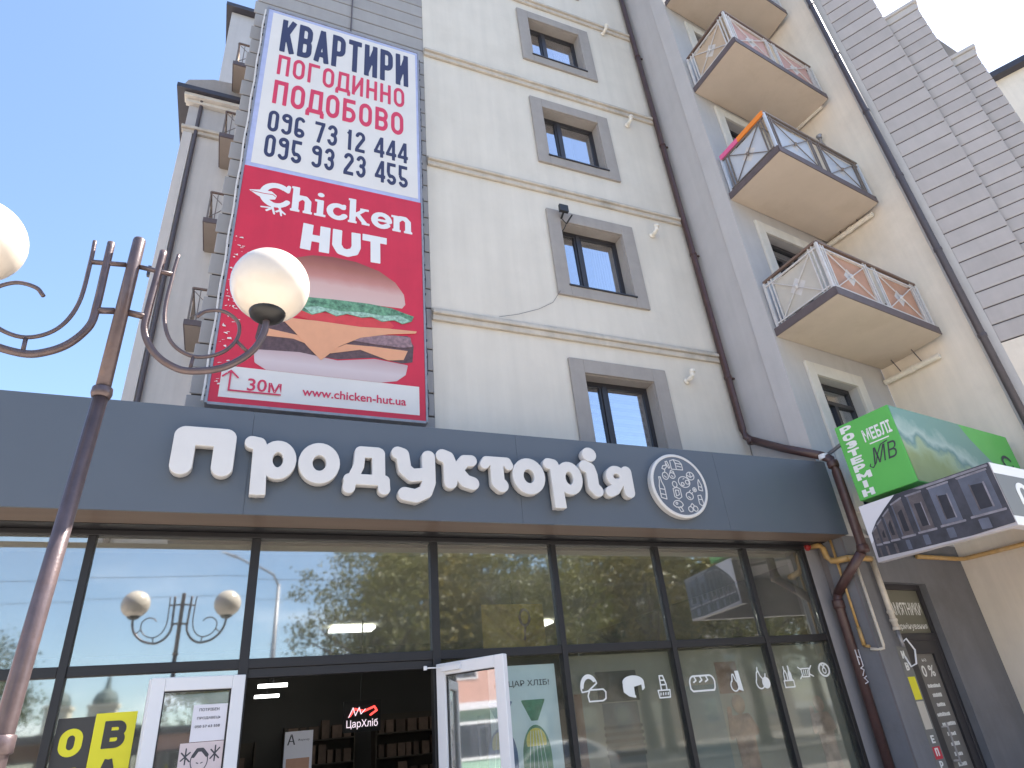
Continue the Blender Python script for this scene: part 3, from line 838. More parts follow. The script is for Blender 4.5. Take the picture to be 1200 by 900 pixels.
# ================================================================== BALCONY WING: return wall, grey wall, beige wall, block piers
GREY = Frame((8.15, 6.77, 0), 8.2)
BEIGE = Frame((11.24, 7.215, 0), -81.8)
BK1 = Frame((11.55, 5.40, 0), -61)
BK2 = Frame((12.005 + .12 * .875, 4.575 + .12 * .485, 0), -61)
BK3 = Frame((12.305 + .26 * .875, 4.03 + .26 * .485, 0), -61)
wing = thing('balcony_wing', (10.0, 7.6, 0), 'apartment wing with grey and beige walls, stacked balconies and grooved block piers', 'building')
GL = 3.12
DOORS = [(4.15, 6.61), (7.38, 9.84), (10.58, 13.20), (13.78, 16.30)]
gops = [(0.80, 1.98, z0, z1) for z0, z1 in DOORS]
mb = MB(GREY); wall_sheet(mb, 0.0, GL, 3.75, 21.6, -0.35, 0.0, gops); mb.build('grey_wall', M['grey'], wing)
mb = MB(GREY); wall_sheet(mb, 0.0, GL, 0.0, 3.749, -0.35, 0.003, [(0.64, 1.76, 0.0, 3.10)]); mb.build('plinth_wall', M['darkgrey'], wing)
mb = MB(); mb.slab([(8.15, 6.772), (8.15, 7.99), (8.45, 7.99), (8.45, 6.82)], 3.75, 21.6); mb.build('return_wall', M['grey'], wing)
mb = MB(); mb.slab([(8.146, 6.775), (8.146, 7.99), (8.45, 7.99), (8.45, 6.82)], 0.0, 3.749); mb.build('return_plinth', M['returnwall'], wing)
mb = MB(BEIGE); mb.box(0.0, 1.70, -0.4, 0.0, 0, 21.6); mb.build('beige_wall', M['beige'], wing)
# corner strip between the beige wall and the blocks
mb = MB(BK1); mb.box(-0.16, 0.12, -0.5, 0.012, 0, 21.6); mb.build('corner_strip', M['strip'], wing, bevel=0.01)
mb = MB(BK1); mb.box(0.12, 1.0, -3.2, -0.028, 6.74, 18.4); mb.build('pier_core', M['joint'], wing)
mb = MB(BK1); mb.box(0.12, 1.0, -3.2, -0.004, 0, 6.715); mb.build('lower_wall', M['beige'], wing)
block_course(BK1, 0.121, 1.02, 6.74, 34, 0.343, wing)
mb = MB(BK1); mb.box(0.05, 1.10, -3.2, 0.08, 18.41, 18.6); mb.build('pier_cap', M['strip'], wing, bevel=.02)
# second and third pier, each set farther back
for fr, a1, top, hc in ((BK2, 0.68, 14.72, .274), (BK3, 0.47, 12.86, .243)):
    mb = MB(fr); mb.box(-.6, a1 - .01, -2.9, -0.028, 0.0, top); mb.build('pier_core', M['joint'], wing)
    n = int((top - 5.6) / hc)
    block_course(fr, -.6, a1, top - n * hc, n, hc, wing, gap=.018)
    mb = MB(fr); mb.box(-.6, a1 + .012, -2.9, 0.012, top + .002, top + .18); mb.box(-.6, a1 + .05, -2.9, 0.05, top + .18, top + .27); mb.build('pier_cornice', M['strip'], wing, bevel=.012)
mb = MB(BK3); mb.prism([(-.9, 16.2), (-.05, 14.95), (.33, 13.4), (.33, 13.14), (-.9, 13.14)], -2.4, -.35); mb.build('roof_slope', M['surround'], wing)
mb = MB(); mb.slab([(8.2, 8.4), (8.2, 14), (15, 14), (13.2, 9.6), (11.3, 7.7), (8.3, 7.2)], 0.0, 21.5); mb.build('body', M['grey'], wing)

# balcony doors in the grey wall
for i, (z0, z1) in enumerate(DOORS):
    s = MB(GREY); t = 0.05
    s.box(0.57, 0.80, 0, t, z0, z1 + .24); s.box(1.98, 2.21, 0, t, z0, z1 + .24); s.box(0.80, 1.98, 0, t, z1, z1 + .24)
    s.build('door_surround', M['whitesurround'], wing, bevel=.008)
    f = MB(GREY); bo, bi = -.16, -.24
    f.box(.80, .86, bi, bo, z0, z1); f.box(1.92, 1.98, bi, bo, z0, z1); f.box(.86, 1.92, bi, bo, z1 - .08, z1); f.box(.86, 1.92, bi, bo, z0, z0 + .08)
    f.box(1.34, 1.43, bi, bo + .01, z0 + .08, z1 - .42); f.box(.86, 1.92, bi, bo + .006, z1 - .42, z1 - .34)
    d = f.build('balcony_door', M['wframe'], wing, bevel=.005)
    for (l, r, q0, q1) in ((.86, 1.34, z0 + .08, z1 - .42), (1.43, 1.92, z0 + .08, z1 - .42), (.86, 1.92, z1 - .34, z1 - .08)):
        g = MB(GREY); g.box(l, r, -.205, -.20, q0, q1); g.build('pane', M['g_win'], d)
    c = MB(GREY); pts = []
    for q in range(31):
        a = .9 + .4 * q / 30; b = -.30 + .02 * math.sin(q * 1.5); pts += [GREY.p(a, b, z0 + .05), GREY.p(a, b, z1 - .45)]
    c.add(pts, [(2 * q, 2 * q + 2, 2 * q + 3, 2 * q + 1) for q in range(30)]); c.build('curtain', M['curtain'], d, smooth=True)
    rm = MB(GREY); rm.box(.5, 2.3, -.356, -.352, z0, z1 + .1); rm.build('dark_room', M['room'], d)

# balconies
BX = [(8.22, 6.775), (8.29, 5.50), (11.27, 5.93), (11.30, 7.20)]
def lerp(p, q, t): return (p[0] + (q[0] - p[0]) * t, p[1] + (q[1] - p[1]) * t)
def balcony(z, label, sheets, railmat, handmat, tape=False):
    th = 0.15
    s = MB(); s.slab(BX, z, z + th - .03)
    b = s.build('balcony', M['slab'], wing, label)
    e = MB()
    for i in range(3):
        p, q = BX[i], BX[i + 1]
        e.bar((p[0], p[1], z + .085), (q[0], q[1], z + .085), .035, .15)
    e.build('edge_flashing', M['slabedge'], b)
    zt = z + 1.13
    ins = [(8.27, 6.73), (8.33, 5.55), (11.22, 5.965), (11.25, 7.15)]
    h = MB()
    for i in range(3):
        h.bar((*ins[i], zt), (*ins[i + 1], zt), .06, .045)
    h.build('handrail', handmat, b, bevel=.008)
    for i in range(3):
        for zz in (z + .24, zt - .10):
            lo = MB(); lo.bar((*ins[i], zz), (*ins[i + 1], zz), .03, .025); lo.build('rail', railmat, b)
    for i in range(3):
        p, q = ins[i], ins[i + 1]
        n = (1, 2, 1)[i]
        L = math.hypot(q[0] - p[0], q[1] - p[1])
        post = MB()
        cuts = []
        for k in range(n):
            t0, t1 = k / n, (k + 1) / n
            mrg = .17 / L
            cuts.append((t0 + mrg, t1 - mrg))
        post = MB()
        for t0, t1 in cuts:
            for t in (t0, t1, t0 - .07 / L, t1 + .07 / L):
                post = MB(); a = lerp(p, q, t); post.bar((*a, z + .14), (*a, zt), .022, .022, up=(0, 1, 0))
                post.build('baluster', railmat, b)
        for k, (t0, t1) in enumerate(cuts):
            a, c = lerp(p, q, t0), lerp(p, q, t1); m = lerp(a, c, .5)
            x = MB(); z0, z1 = z + .255, zt - .115; zm = (z0 + z1) / 2
            x.bar((*a, z0), (*c, z1), .016, .016); x.bar((*a, z1), (*c, z0), .0155, .0155)
            x.lathe((*m, zm), [(.001, -.06), (.04, 0), (.001, .06)], 4)
            x.build('cross_brace', railmat, b)
            mt = sheets[i][k] if sheets[i] else None
            if mt:
                nrm = Vector((-(q[1] - p[1]), q[0] - p[0], 0)).normalized()
                if nrm.dot(Vector((9.8, 6.6, 0)) - Vector((*p, 0))) < 0: nrm = -nrm
                nrm *= .03
                sh = MB(); dm = .17
                A, B_, C_, D_ = Vector((*a, z0)) + nrm, Vector((*c, z0)) + nrm, Vector((*c, z1)) + nrm, Vector((*a, z1)) + nrm
                ctr = (A + C_) / 2; u = (B_ - A).normalized(); w_ = Vector((0, 0, 1))
                dia = [ctr - u * dm, ctr - w_ * dm * 1.1, ctr + u * dm, ctr + w_ * dm * 1.1]
                V = [A, B_, C_, D_] + dia
                F = [(0, 1, 5), (0, 5, 4), (1, 2, 6), (1, 6, 5), (2, 3, 7), (2, 7, 6), (3, 0, 4), (3, 4, 7)]
                sh.add(V + [v + nrm * .2 for v in V], F + [tuple(i + 8 for i in f[::-1]) for f in F])
                sh.build('screen_panel', mt, b)
                dd = MB(); off = nrm * .1
                dd.add([v + off for v in dia], [(0, 1, 2, 3)])
                dd.build('diamond_panel', M['railwhite'], b)
    for pt in ins:
        c = MB(); c.bar((*pt, z + .12), (*pt, zt - .02), .045, .045, up=(0, 1, 0)); c.build('corner_post', M['railwhite'] if not tape else M['sheet_blue'], b)
    if tape:
        t = MB()
        a, c, d2 = ins[0], lerp(ins[0], ins[1], .42), ins[1]
        t.bar((*a, zt - .02), (*c, zt - .02), .075, .11); t.build('pink_wrap', M['pink'], b, 'pink tape wrapped round the handrail')
        t = MB(); t.bar((*c, zt - .02), (*d2, zt - .02), .075, .11); t.build('orange_wrap', M['orange'], b, 'orange tape wrapped round the handrail')
    return b
balcony(7.22, 'lowest balcony, with rust coloured screens and a brown handrail', ([M['sheet_clear']], [M['sheet_orange'], M['sheet_orange']], [M['sheet_clear']]), M['railwhite'], M['hand'])
balcony(10.42, 'balcony with blue screens and orange and pink tape on its rail', ([M['sheet_blue']], [M['sheet_blue'], M['sheet_blue']], [M['sheet_blue']]), M['rail'], M['rail'], True)
balcony(13.61, 'balcony with pink and tan screens under the topmost one', ([M['sheet_tan']], [M['sheet_pink'], M['sheet_pink']], [M['sheet_clear']]), M['railwhite'], M['hand'])
balcony(16.80, 'topmost balcony, only its underside in view', ([M['sheet_clear']], [M['sheet_clear'], M['sheet_blue']], [M['sheet_clear']]), M['railwhite'], M['hand'])
# condensate pipes under the balconies, on the beige wall
for z in (6.94, 10.35, 13.66):
    mb = MB(); mb.tube([BEIGE.p(.02, .09, z - .03), BEIGE.p(1.08, .09, z - .02)], .052, 12); mb.lathe(BEIGE.p(.55, .09, z - .025), [(.062, -.05), (.062, .05)], 12, 'y')
    pp = mb.build('waste_pipe', M['ac_pipe'], wing, smooth=False)
    for a in (.38, .78):
        mb = MB(); mb.tube([BEIGE.p(a, .10, z), BEIGE.p(a - .05, .2, z + .29)], .009, 6); mb.build('hanger_rod', M['darkpipe'], pp)
mb = MB(); mb.tube([BEIGE.p(.75, .0, 12.72), BEIGE.p(.75, .1, 12.75), BEIGE.p(.78, .14, 12.85)], .03, 8); mb.lathe(BEIGE.p(.78, .14, 12.85), [(.05, 0), (.07, .08)], 10); mb.build('wall_lamp', M['steel'], wing)
# dark drainpipe at the front corner of the beige wall
d2 = thing('corner_drainpipe', (11.48, 5.42, 0), 'dark drainpipe on the corner between the beige wall and the grooved blocks', 'drainpipe')
mb = MB(); mb.tube([(11.40, 5.40, 21.3), (11.40, 5.40, 0.1)], .06, 12); mb.build('pipe', M['darkpipe'], d2, smooth=True)
for k in range(11):
    z = 1.2 + k * 1.9
    mb = MB(); mb.lathe((11.40, 5.40, z), [(.07, -.03), (.07, .03)], 12); mb.box(11.38, 11.5, 5.39, 5.47, z - .012, z + .012); mb.build('bracket', M['darkpipe'], d2)

# ================================================================== REAR WING on the left
REAR = Frame((0, 15.6, 0), 0)
rear = thing('rear_wing', (-1.5, 15.8, 0), 'set back grey wing with a dark roof edge beyond the billboard', 'building')
mb = MB(REAR); mb.box(-2.84, 5.5, -4.0, 0.0, 0, 19.6); mb.build('wall', M['rearplaster'], rear)
mb = MB(REAR); mb.box(-2.86, -2.60, 0.0, 0.09, 0, 18.3); mb.build('pilaster', M['rearplaster'], rear, bevel=.01)
mb = MB(REAR); mb.box(-2.90, 5.4, 0.0, .10, 18.3, 18.42); mb.box(-2.92, 5.4, 0.0, .17, 18.42, 18.52); mb.build('cornice', M['cornice'], rear, bevel=.01)
mb = MB(REAR); mb.box(-2.85, 5.4, 0.0, .05, 18.53, 19.5); mb.build('frieze', M['grey'], rear)
mb = MB(REAR); mb.box(-2.95, 5.4, 0.0, .20, 19.5, 19.62); mb.box(-3.0, 5.4, 0.0, .34, 19.62, 19.74); mb.build('upper_cornice', M['whitesurround'], rear, bevel=.012)
mb = MB(REAR); mb.box(-3.22, 5.4, -4.4, .46, 19.75, 19.92); mb.build('eave', M['roof'], rear)
mb = MB(REAR); mb.prism([(-3.18, 19.921), (-3.0, 20.45), (-2.3, 20.75), (5.3, 21.3), (5.3, 19.921)], -4.2, .2); mb.build('roof', M['surround'], rear)
mb = MB(REAR); mb.prism([(-2.38, 20.6), (-2.42, 26.8), (5, 26.8), (5, 20.6)], -4.2, -1.4); mb.build('attic_wall', M['grey'], rear)
mb = MB(REAR); mb.box(-2.62, 5.1, -4.4, -1.15, 26.81, 27.0); mb.build('attic_eave', M['roof'], rear)
mb = MB(REAR); mb.tube([REAR.p(-2.52, .09, 19.5), REAR.p(-2.52, .09, .2)], .055, 10); mb.tube([REAR.p(-2.52, .09, 19.5), REAR.p(-2.52, .3, 19.8)], .055, 10); mb.build('drainpipe', M['darkpipe'], rear)
mb = MB(REAR); mb.tube([REAR.p(-2.85, -.2, 19.9), REAR.p(-2.85, -.2, 20.7)], .012, 6); mb.build('roof_spike', M['roof'], rear)
mb = MB(REAR); mb.box(-2.95, -2.85, -.1, .02, 12.9, 13.2); mb.build('wall_bracket', M['roof'], rear)
for k, z in enumerate((10.74, 13.96, 17.18, 20.40)):
    mb = MB(REAR); mb.box(-1.72, 1.6, 0.0, 1.2, z, z + .14)
    b = mb.build('balcony', M['rearslab'], rear)
    mb = MB(REAR); mb.box(-1.75, -1.70, 0.02, 1.23, z + .02, z + .17); mb.box(-1.70, 1.6, 1.201, 1.235, z + .02, z + .17); mb.build('edge_flashing', M['slabedge'], b)
    mb = MB(REAR)
    mb.bar(REAR.p(-1.68, .03, z + 1.13), REAR.p(-1.68, 1.17, z + 1.13), .05, .05); mb.bar(REAR.p(-1.68, 1.17, z + 1.13), REAR.p(1.55, 1.17, z + 1.13), .05, .05); mb.build('handrail', M['hand'], b)
    for (x0, x1) in ((-1.64, -.9), (-.8, 0)):
        mb = MB(REAR); mb.bar(REAR.p(x0, 1.17, z + .25), REAR.p(x1, 1.17, z + 1.05), .016, .016); mb.bar(REAR.p(x0, 1.17, z + 1.05), REAR.p(x1, 1.17, z + .25), .0155, .0155); mb.build('cross_brace', M['rail'], b)
    for (xq, bq) in ((-1.68, .05), (-1.68, .2), (-1.68, 1.0), (-1.68, 1.17), (-1.5, 1.17), (-.85, 1.17), (-.75, 1.17)):
        mb = MB(REAR); mb.bar(REAR.p(xq, bq, z + .14), REAR.p(xq, bq, z + 1.12), .024, .024, up=(0, 1, 0))
        mb.build('baluster', M['rail'], b)
    mb = MB(REAR); mb.box(-1.66, -1.65, .25, .95, z + .25, z + 1.0); mb.build('screen_panel', M['sheet_tan'], b)
    # doors behind the balconies
    mb = MB(REAR); mb.box(-.9, .5, 0.0, .03, z + .14, z + 2.5); mb.build('balcony_door', M['wframe'], rear)

# distant house beyond the piers
far = thing('neighbour_house', (26.5, 8, 0), 'beige house with a dark roof edge beyond the grooved piers', 'building')
BK4 = Frame((25, 7.34, 0), -61)
mb = MB(BK4); mb.box(-3, 6, -9, 0, 0, 22.0); mb.build('wall', M['beige'], far)
mb = MB(BK4); mb.box(-3.2, 6.2, -9.2, .35, 22.0, 22.25); mb.build('roof', M['roof'], far)
for k in range(4):
    mb = MB(BK4); mb.box(2.2, 3.5, 0.0, .04, 3 + 4.5 * k, 5 + 4.5 * k); wdw = mb.build('window', M['wframe'], far)
    mb = MB(BK4); mb.box(2.3, 3.4, .041, .046, 3.1 + 4.5 * k, 4.9 + 4.5 * k); mb.build('pane', M['g_win'], wdw)

# ================================================================== GROCERY SHOP: glazing, doors, room behind
SHOP = Frame((0, 7.3, 0), 0)
shop = thing('grocery_frontage', (3.2, 7.3, 0), 'dark framed glass shop front of the grocery under the grey sign', 'shop front')
MX = [-3.3, -1.31, 0.19, 2.13, 3.68, 5.22, 6.73, 7.84]
TB, TT = 2.385, 2.475
for i, x in enumerate(MX):
    mb = MB(SHOP); wd = .035 if i not in (2, 3) else .045
    mb.box(x - wd, x + wd, -.06, .055, 0.0, 3.66)
    mb.build('mullion', M['alu'], shop, bevel=.006)
for i in range(len(MX) - 1):
    l, r = MX[i] + .045, MX[i + 1] - .045
    mb = MB(SHOP); mb.box(l - .0095, r + .0095, -.055, .045, TB, TT); mb.build('transom', M['alu'], shop, bevel=.006)
    if i == 2:
        mb = MB(SHOP); mb.box(l, r, -.05, .03, 2.30, 2.384); mb.build('door_header', M['alu'], shop, bevel=.004)
    else:
        mb = MB(SHOP); mb.box(l - .0095, r + .0095, -.055, .045, .02, .12); mb.build('bottom_rail', M['alu'], shop)
mb = MB(SHOP); mb.box(-3.34, 7.875, -.065, .06, 3.661, 3.715); mb.build('head_rail', M['alu'], shop, bevel=.006)
panes = {}
for i in range(len(MX) - 1):
    l, r = MX[i] + .036, MX[i + 1] - .036
    jig = (0.0, .004, -.003, .003, -.004, .002, -.002)[i]
    def pane(z0, z1, mt, ja, jz):
        mb = MB(SHOP); p = SHOP.p
        mb.hexa([p(l, -.006 + ja, z0), p(r, -.006 - ja, z0), p(r, .0 - ja, z0), p(l, .0 + ja, z0), p(l, -.006 + ja + jz, z1), p(r, -.006 - ja + jz, z1), p(r, .0 - ja + jz, z1), p(l, .0 + ja + jz, z1)])
        return mb.build('pane', mt, shop)
    panes[i, 1] = pane(TT + .001, 3.66, M['g_shop'], jig, jig * .5)
    if i != 2:
        panes[i, 0] = pane(.121, TB - .001, M['g_film'] if i >= 3 else M['g_shop'], jig * .6, -jig * .4)
# end pillar and wall over the glass
mb = MB(SHOP); mb.box(7.876, 8.144, -.35, .05, 0, 3.715); mb.build('pillar', M['greypillar'], shop, bevel=.01)
mb = MB(SHOP); mb.box(-3.9, -3.341, -.35, .05, 0, 3.715); mb.build('pillar', M['greypillar'], shop, bevel=.01)
# the shop room
room = thing('shop_room', (2.4, 11.3, 0), 'dim shop interior seen through the open doors and glass', 'room')
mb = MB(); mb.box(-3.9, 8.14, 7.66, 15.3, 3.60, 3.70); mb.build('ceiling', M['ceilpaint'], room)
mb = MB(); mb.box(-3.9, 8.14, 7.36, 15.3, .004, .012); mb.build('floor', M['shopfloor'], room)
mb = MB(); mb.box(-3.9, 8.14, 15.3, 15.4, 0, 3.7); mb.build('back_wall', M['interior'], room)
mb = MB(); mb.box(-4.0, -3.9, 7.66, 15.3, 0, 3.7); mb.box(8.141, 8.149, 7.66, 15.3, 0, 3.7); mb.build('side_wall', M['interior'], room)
for i, (x0, x1, y, z, wd) in enumerate(((1.72, 2.5, 12.6, 3.52, .42), (5.3, 6.1, 12.6, 3.52, .42), (.57, 1.02, 12.2, 2.62, .10), (.62, 1.06, 14.3, 2.62, .10), (3.6, 4.0, 9.0, 3.0, .08))):
    mb = MB(); mb.box(x0, x1, y - wd / 2, y + wd / 2, z, z + .05)
    o = mb.build('ceiling_light', M['lightpanel'], None)
    tag(o, ('wide lit ceiling panel above the shop doorway', 'lit ceiling panel deep in the right of the shop', 'upper short lit tube seen in the dark doorway', 'lower short lit tube seen in the dark doorway', 'small lit tube by the ochre poster')[i], 'lamp', 'shop ceiling lights')
    mb = MB(); mb.tube([((x0 + x1) / 2, y, z + .05), ((x0 + x1) / 2, y, 3.6)], .012, 6); mb.build('hanger', M['black'], o)
# shelving with boxed goods
gm = {}
for i, (x0, x1, y, hz) in enumerate(((-.2, .75, 14.6, 1.9), (1.25, 2.6, 14.7, 2.1), (2.9, 4.3, 14.2, 2.2), (-3.0, -1.2, 13.0, 2.0), (4.8, 6.6, 13.2, 2.0))):
    sh = thing('shop_shelf', ((x0 + x1) / 2, y, 0), ('narrow dark shelf unit at the back left of the doorway', 'dark shelf unit under the red lit sign', 'tall dark shelf unit at the back right of the doorway', 'shelf unit behind the left panes', 'shelf unit behind the filmed right panes')[i], 'shelf', 'shelves in the shop')
    mb = MB(); mb.box(x0, x0 + .03, y, y + .45, 0, hz); mb.box(x1 - .03, x1, y, y + .45, 0, hz); mb.box(x0 + .03, x1 - .03, y + .42, y + .45, 0, hz); mb.build('frame', M['shelf'], sh)
    z = .15
    while z < hz - .2:
        mb = MB(); mb.box(x0 + .03, x1 - .03, y, y + .42, z, z + .025); mb.build('board', M['shelf'], sh)
        x = x0 + .07
        while x < x1 - .2:
            wq = random.choice((.12, .16, .2)); hq = random.uniform(.14, .27)
            key = (wq, round(hq, 1))
            if key not in gm:
                b = MB(); b.box(0, wq - .02, 0, .2, 0, round(hq, 1) + .02); gm[key] = b.mesh('goods', M['goods'])
            o = link('goods_box', gm[key], None, loc=(x, y + .05, z + .026)); tag(o, 'boxes on board %s of the %s' % (('one', 'two', 'three', 'four', 'five', 'six')[int((z - .1) / .42)], ('narrow back left shelf', 'shelf under the red lit sign', 'tall back right shelf', 'shelf behind the left panes', 'shelf behind the right panes')[i]), 'box', 'goods on the shop shelves')
            x += wq + random.uniform(0, .06)
        z += .42

# ---- doors
def door_leaf(fr, a0, a1, name_label, thick=.075):
    z0, z1, f = .03, 2.33, .115
    m = MB(fr)
    m.box(a0, a0 + f, -thick, 0, z0, z1); m.box(a1 - f, a1, -thick, 0, z0, z1)
    m.box(a0 + f, a1 - f, -thick, 0, z1 - f, z1); m.box(a0 + f, a1 - f, -thick, 0, z0, z0 + .25)
    d = m.build('door', M['white_pvc'], shop, name_label, bevel=.008)
    g = MB(fr); g.box(a0 + f, a1 - f, -.042, -.036, z0 + .25, z1 - f); g.build('pane', M['g_door'], d)
    gs = MB(fr); l, r, q0, q1 = a0 + f, a1 - f, z0 + .25, z1 - f
    for bb in (-.03, -.052):
        gs.box(l, l + .012, bb, bb + .004, q0, q1); gs.box(r - .012, r, bb, bb + .004, q0, q1); gs.box(l + .012, r - .012, bb, bb + .004, q0, q0 + .012); gs.box(l + .012, r - .012, bb, bb + .004, q1 - .012, q1)
    gs.build('gasket', M['black'], d)
    return d
RD = Frame((2.10, 7.20, 0), -55)
rdoor = door_leaf(RD, 0.0, .86, 'right white door leaf, swung wide open')
mb = MB(RD); mb.box(.10, .34, .001, .045, 2.245, 2.30); mb.build('door_closer', M['white_pvc'], rdoor, bevel=.005)
mb = MB(); mb.bar((2.0, 7.22, 2.30), RD.p(.12, .03, 2.285), .02, .012); mb.lathe((1.99, 7.22, 2.28), [(.02, 0), (.02, .04)], 10); mb.build('closer_arm', M['white_pvc'], rdoor)
LD = Frame((.22, 7.21, 0), 7.4)
ldoor = door_leaf(LD, -.80, .0, 'left white door leaf, folded back against the glass')
mb = MB(LD); mb.box(-.815, -.79, -.12, -.02, .05, 2.32); mb.build('edge_strip', M['white_pvc'], ldoor)
mb = MB(RD); mb.box(.76, .80, .0, .05, .95, 1.15); mb.tube([RD.p(.78, .05, 1.1), RD.p(.66, .055, 1.1)], .011, 8); mb.build('handle', M['white_pvc'], rdoor)

# papers on the left door
def paper(name, fr, a0, a1, z0, z1, b, mt, label, cat='notice', t=.002, **kw):
    mb = MB(fr); mb.box(a0, a1, b, b + t, z0, z1)
    return tag(mb.build(name, mt), label, cat, **kw)
n1 = paper('notice', LD, -.42, -.13, 1.79, 2.09, -.034, M['paper'], 'white help wanted sheet on the left door glass')
text_obj('lettering', 'ПОТРІБЕН', LD, -.37, -.20, 2.035, 2.06, -.032, M['ink'], n1, bold=.01)
text_obj('lettering', 'ПРОДАВЕЦЬ', LD, -.38, -.18, 1.965, 1.99, -.032, M['ink'], n1, bold=.01)
text_obj('lettering', '050 57 63 558', LD, -.39, -.18, 1.90, 1.922, -.032, M['ink'], n1, bold=.01)
n2 = paper('drawing', LD, -.49, -.13, 1.38, 1.785, -.034, M['paper2'], 'pink sheet with a drawn pigtailed face below the help wanted sheet', 'picture')
shape_obj('line_drawing', [S(ring(.17, .26, .07, .085), .008), S([(.12, .30), (.15, .345), (.19, .345), (.23, .30)], .03), S([(.02, .27), (.09, .33)], .012), S([(.02, .33), (.09, .26)], .012), S([(.055, .24), (.055, .36)], .012), S([(.26, .34), (.33, .27)], .012), S([(.26, .27), (.33, .35)], .012), S([(.295, .25), (.295, .37)], .012),
          S([(.15, .245), (.165, .24)], .008), S([(.185, .24), (.20, .245)], .008), S([(.09, .12), (.14, .17), (.2, .17), (.26, .12)], .010)], LD, -.49, 1.38, -.0318, M['ink'], n2, depth=.001, res=.004)

# ---- stickers in the left glass
bs_ = paper('window_sticker', SHOP, -1.26, -.985, .5, 2.06, .004, M['sticker_black'], 'black sticker strip with yellow letters beside the yellow strip', 'sticker')
ys_ = paper('window_sticker', SHOP, -.98, -.66, .5, 2.08, .004, M['yellow'], 'yellow sticker strip with black letters left of the door', 'sticker')
for ch, fr0, z, mt, par in (('О', -1.22, 1.76, 'yellow', bs_), ('Б', -1.22, 1.46, 'yellow', bs_), ('В', -.90, 1.80, 'sticker_black', ys_), ('А', -.91, 1.50, 'sticker_black', ys_)):
    shape_obj('letter', sans(ch, .72, .24), SHOP, fr0, z, .0065, M[mt], par, depth=.002, res=.02, sx=.24, sz=.215)

# ---- posters inside the glass
po = paper('bread_poster', SHOP, 2.74, 3.57, .75, 2.29, -.06, M['skyposter'], 'pale blue bread poster behind the open right door', 'poster')
text_obj('lettering', 'АЙ ЦАР ХЛІБ!', SHOP, 2.80, 3.48, 2.06, 2.15, -.058, M['ink'], po, bold=.008)
for (cx, mt1, mt2) in ((2.86, 'loafblue', 'loafyellow'), (3.26, 'loafgreen', 'loafyellow')):
    shape_obj('bag_top', [FILL([(cx - .15, 1.93), (cx + .15, 1.93), (cx + .04, 1.72), (cx - .04, 1.72)])], SHOP, 0, 0, -.0575, M[mt1], po, depth=.001, res=.01)
    shape_obj('bag', [FILL(arc(cx, 1.38, .17, .30, 180, 0, 16) + [(cx + .18, .9), (cx - .18, .9)])], SHOP, 0, 0, -.0575, M[mt1], po, depth=.001, res=.01)
    shape_obj('bag_crust', [FILL(arc(cx, 1.52, .12, .13, 200, -20, 16))], SHOP, 0, 0, -.0562, M[mt2], po, depth=.001, res=.01)
    shape_obj('bag_lines', [S([(cx + k * .03, 1.62), (cx + k * .05, 1.3), (cx + k * .055, .95)], .006) for k in (-2, -1, 0, 1, 2)], SHOP, 0, 0, -.0552, M['skyposter'], po, depth=.001, res=.004)
op = paper('ochre_poster', Frame((0, 8.2, 0), 0), 3.02, 3.90, 2.55, 3.12, 0, M['yellowposter'], 'ochre poster with a violet figure in the upper glass', 'poster')
shape_obj('figure_shape', [S(ring(3.62, 2.95, .07, .10), .035), S([(3.62, 2.85), (3.60, 2.68)], .035)], Frame((0, 8.2, 0), 0), 0, 0, .002, M['violet'], op, depth=.002, res=.01)
FP = Frame((0, 9, 0), 0)
ap = paper('counter_poster', FP, .77, 1.09, 1.2, 1.86, 0, M['paper'], 'white counter poster with an orange print inside the doorway', 'poster')
text_obj('lettering', 'А', FP, .80, .89, 1.72, 1.83, .002, M['ink'], ap, bold=.01)
text_obj('lettering', 'Фермер', FP, .92, 1.05, 1.75, 1.78, .002, M['ink'], ap)
mb = MB(FP); mb.box(.80, 1.06, .003, .004, 1.45, 1.58); mb.build('orange_print', M['sheet_orange'], ap)
mb = MB(FP); mb.box(.92, .94, -.05, -.002, .013, 1.7); mb.box(.80, 1.06, -.2, .1, 0.013, .03); mb.build('stand', M['black'], ap)
# red lit sign deep in the shop
ns = thing('lit_shop_sign', (2.2, 12.0, 1.86), 'small red and pink lit bread sign in the dark doorway', 'sign')
FN = Frame((0, 12, 0), 0)
mb = MB(FN); mb.box(1.92, 2.53, -.06, -.01, 1.86, 2.32); mb.build('board', M['black'], ns)
mb = MB(FN); mb.tube([FN.p(2.2, -.035, 2.32), FN.p(2.2, -.035, 3.6)], .012, 6); mb.build('hanger', M['black'], ns)
text_obj('lettering', 'ЦарХліб', FN, 1.97, 2.48, 1.90, 2.04, 0, M['neonwhite'], ns, bold=.0)
shape_obj('swoosh', [S([(2.02, 2.10), (2.1, 2.2), (2.25, 2.16), (2.42, 2.22), (2.46, 2.16), (2.36, 2.10)], .03)], FN, 0, 0, 0, M['neonred'], ns, depth=.004, res=.007)
shape_obj('tubing', [S([(2.0, 2.08), (2.07, 2.22), (2.11, 2.1), (2.17, 2.22), (2.2, 2.12), (2.27, 2.19)], .012)], FN, 0, 0, .006, M['neonwhite'], ns, depth=.004, res=.005)

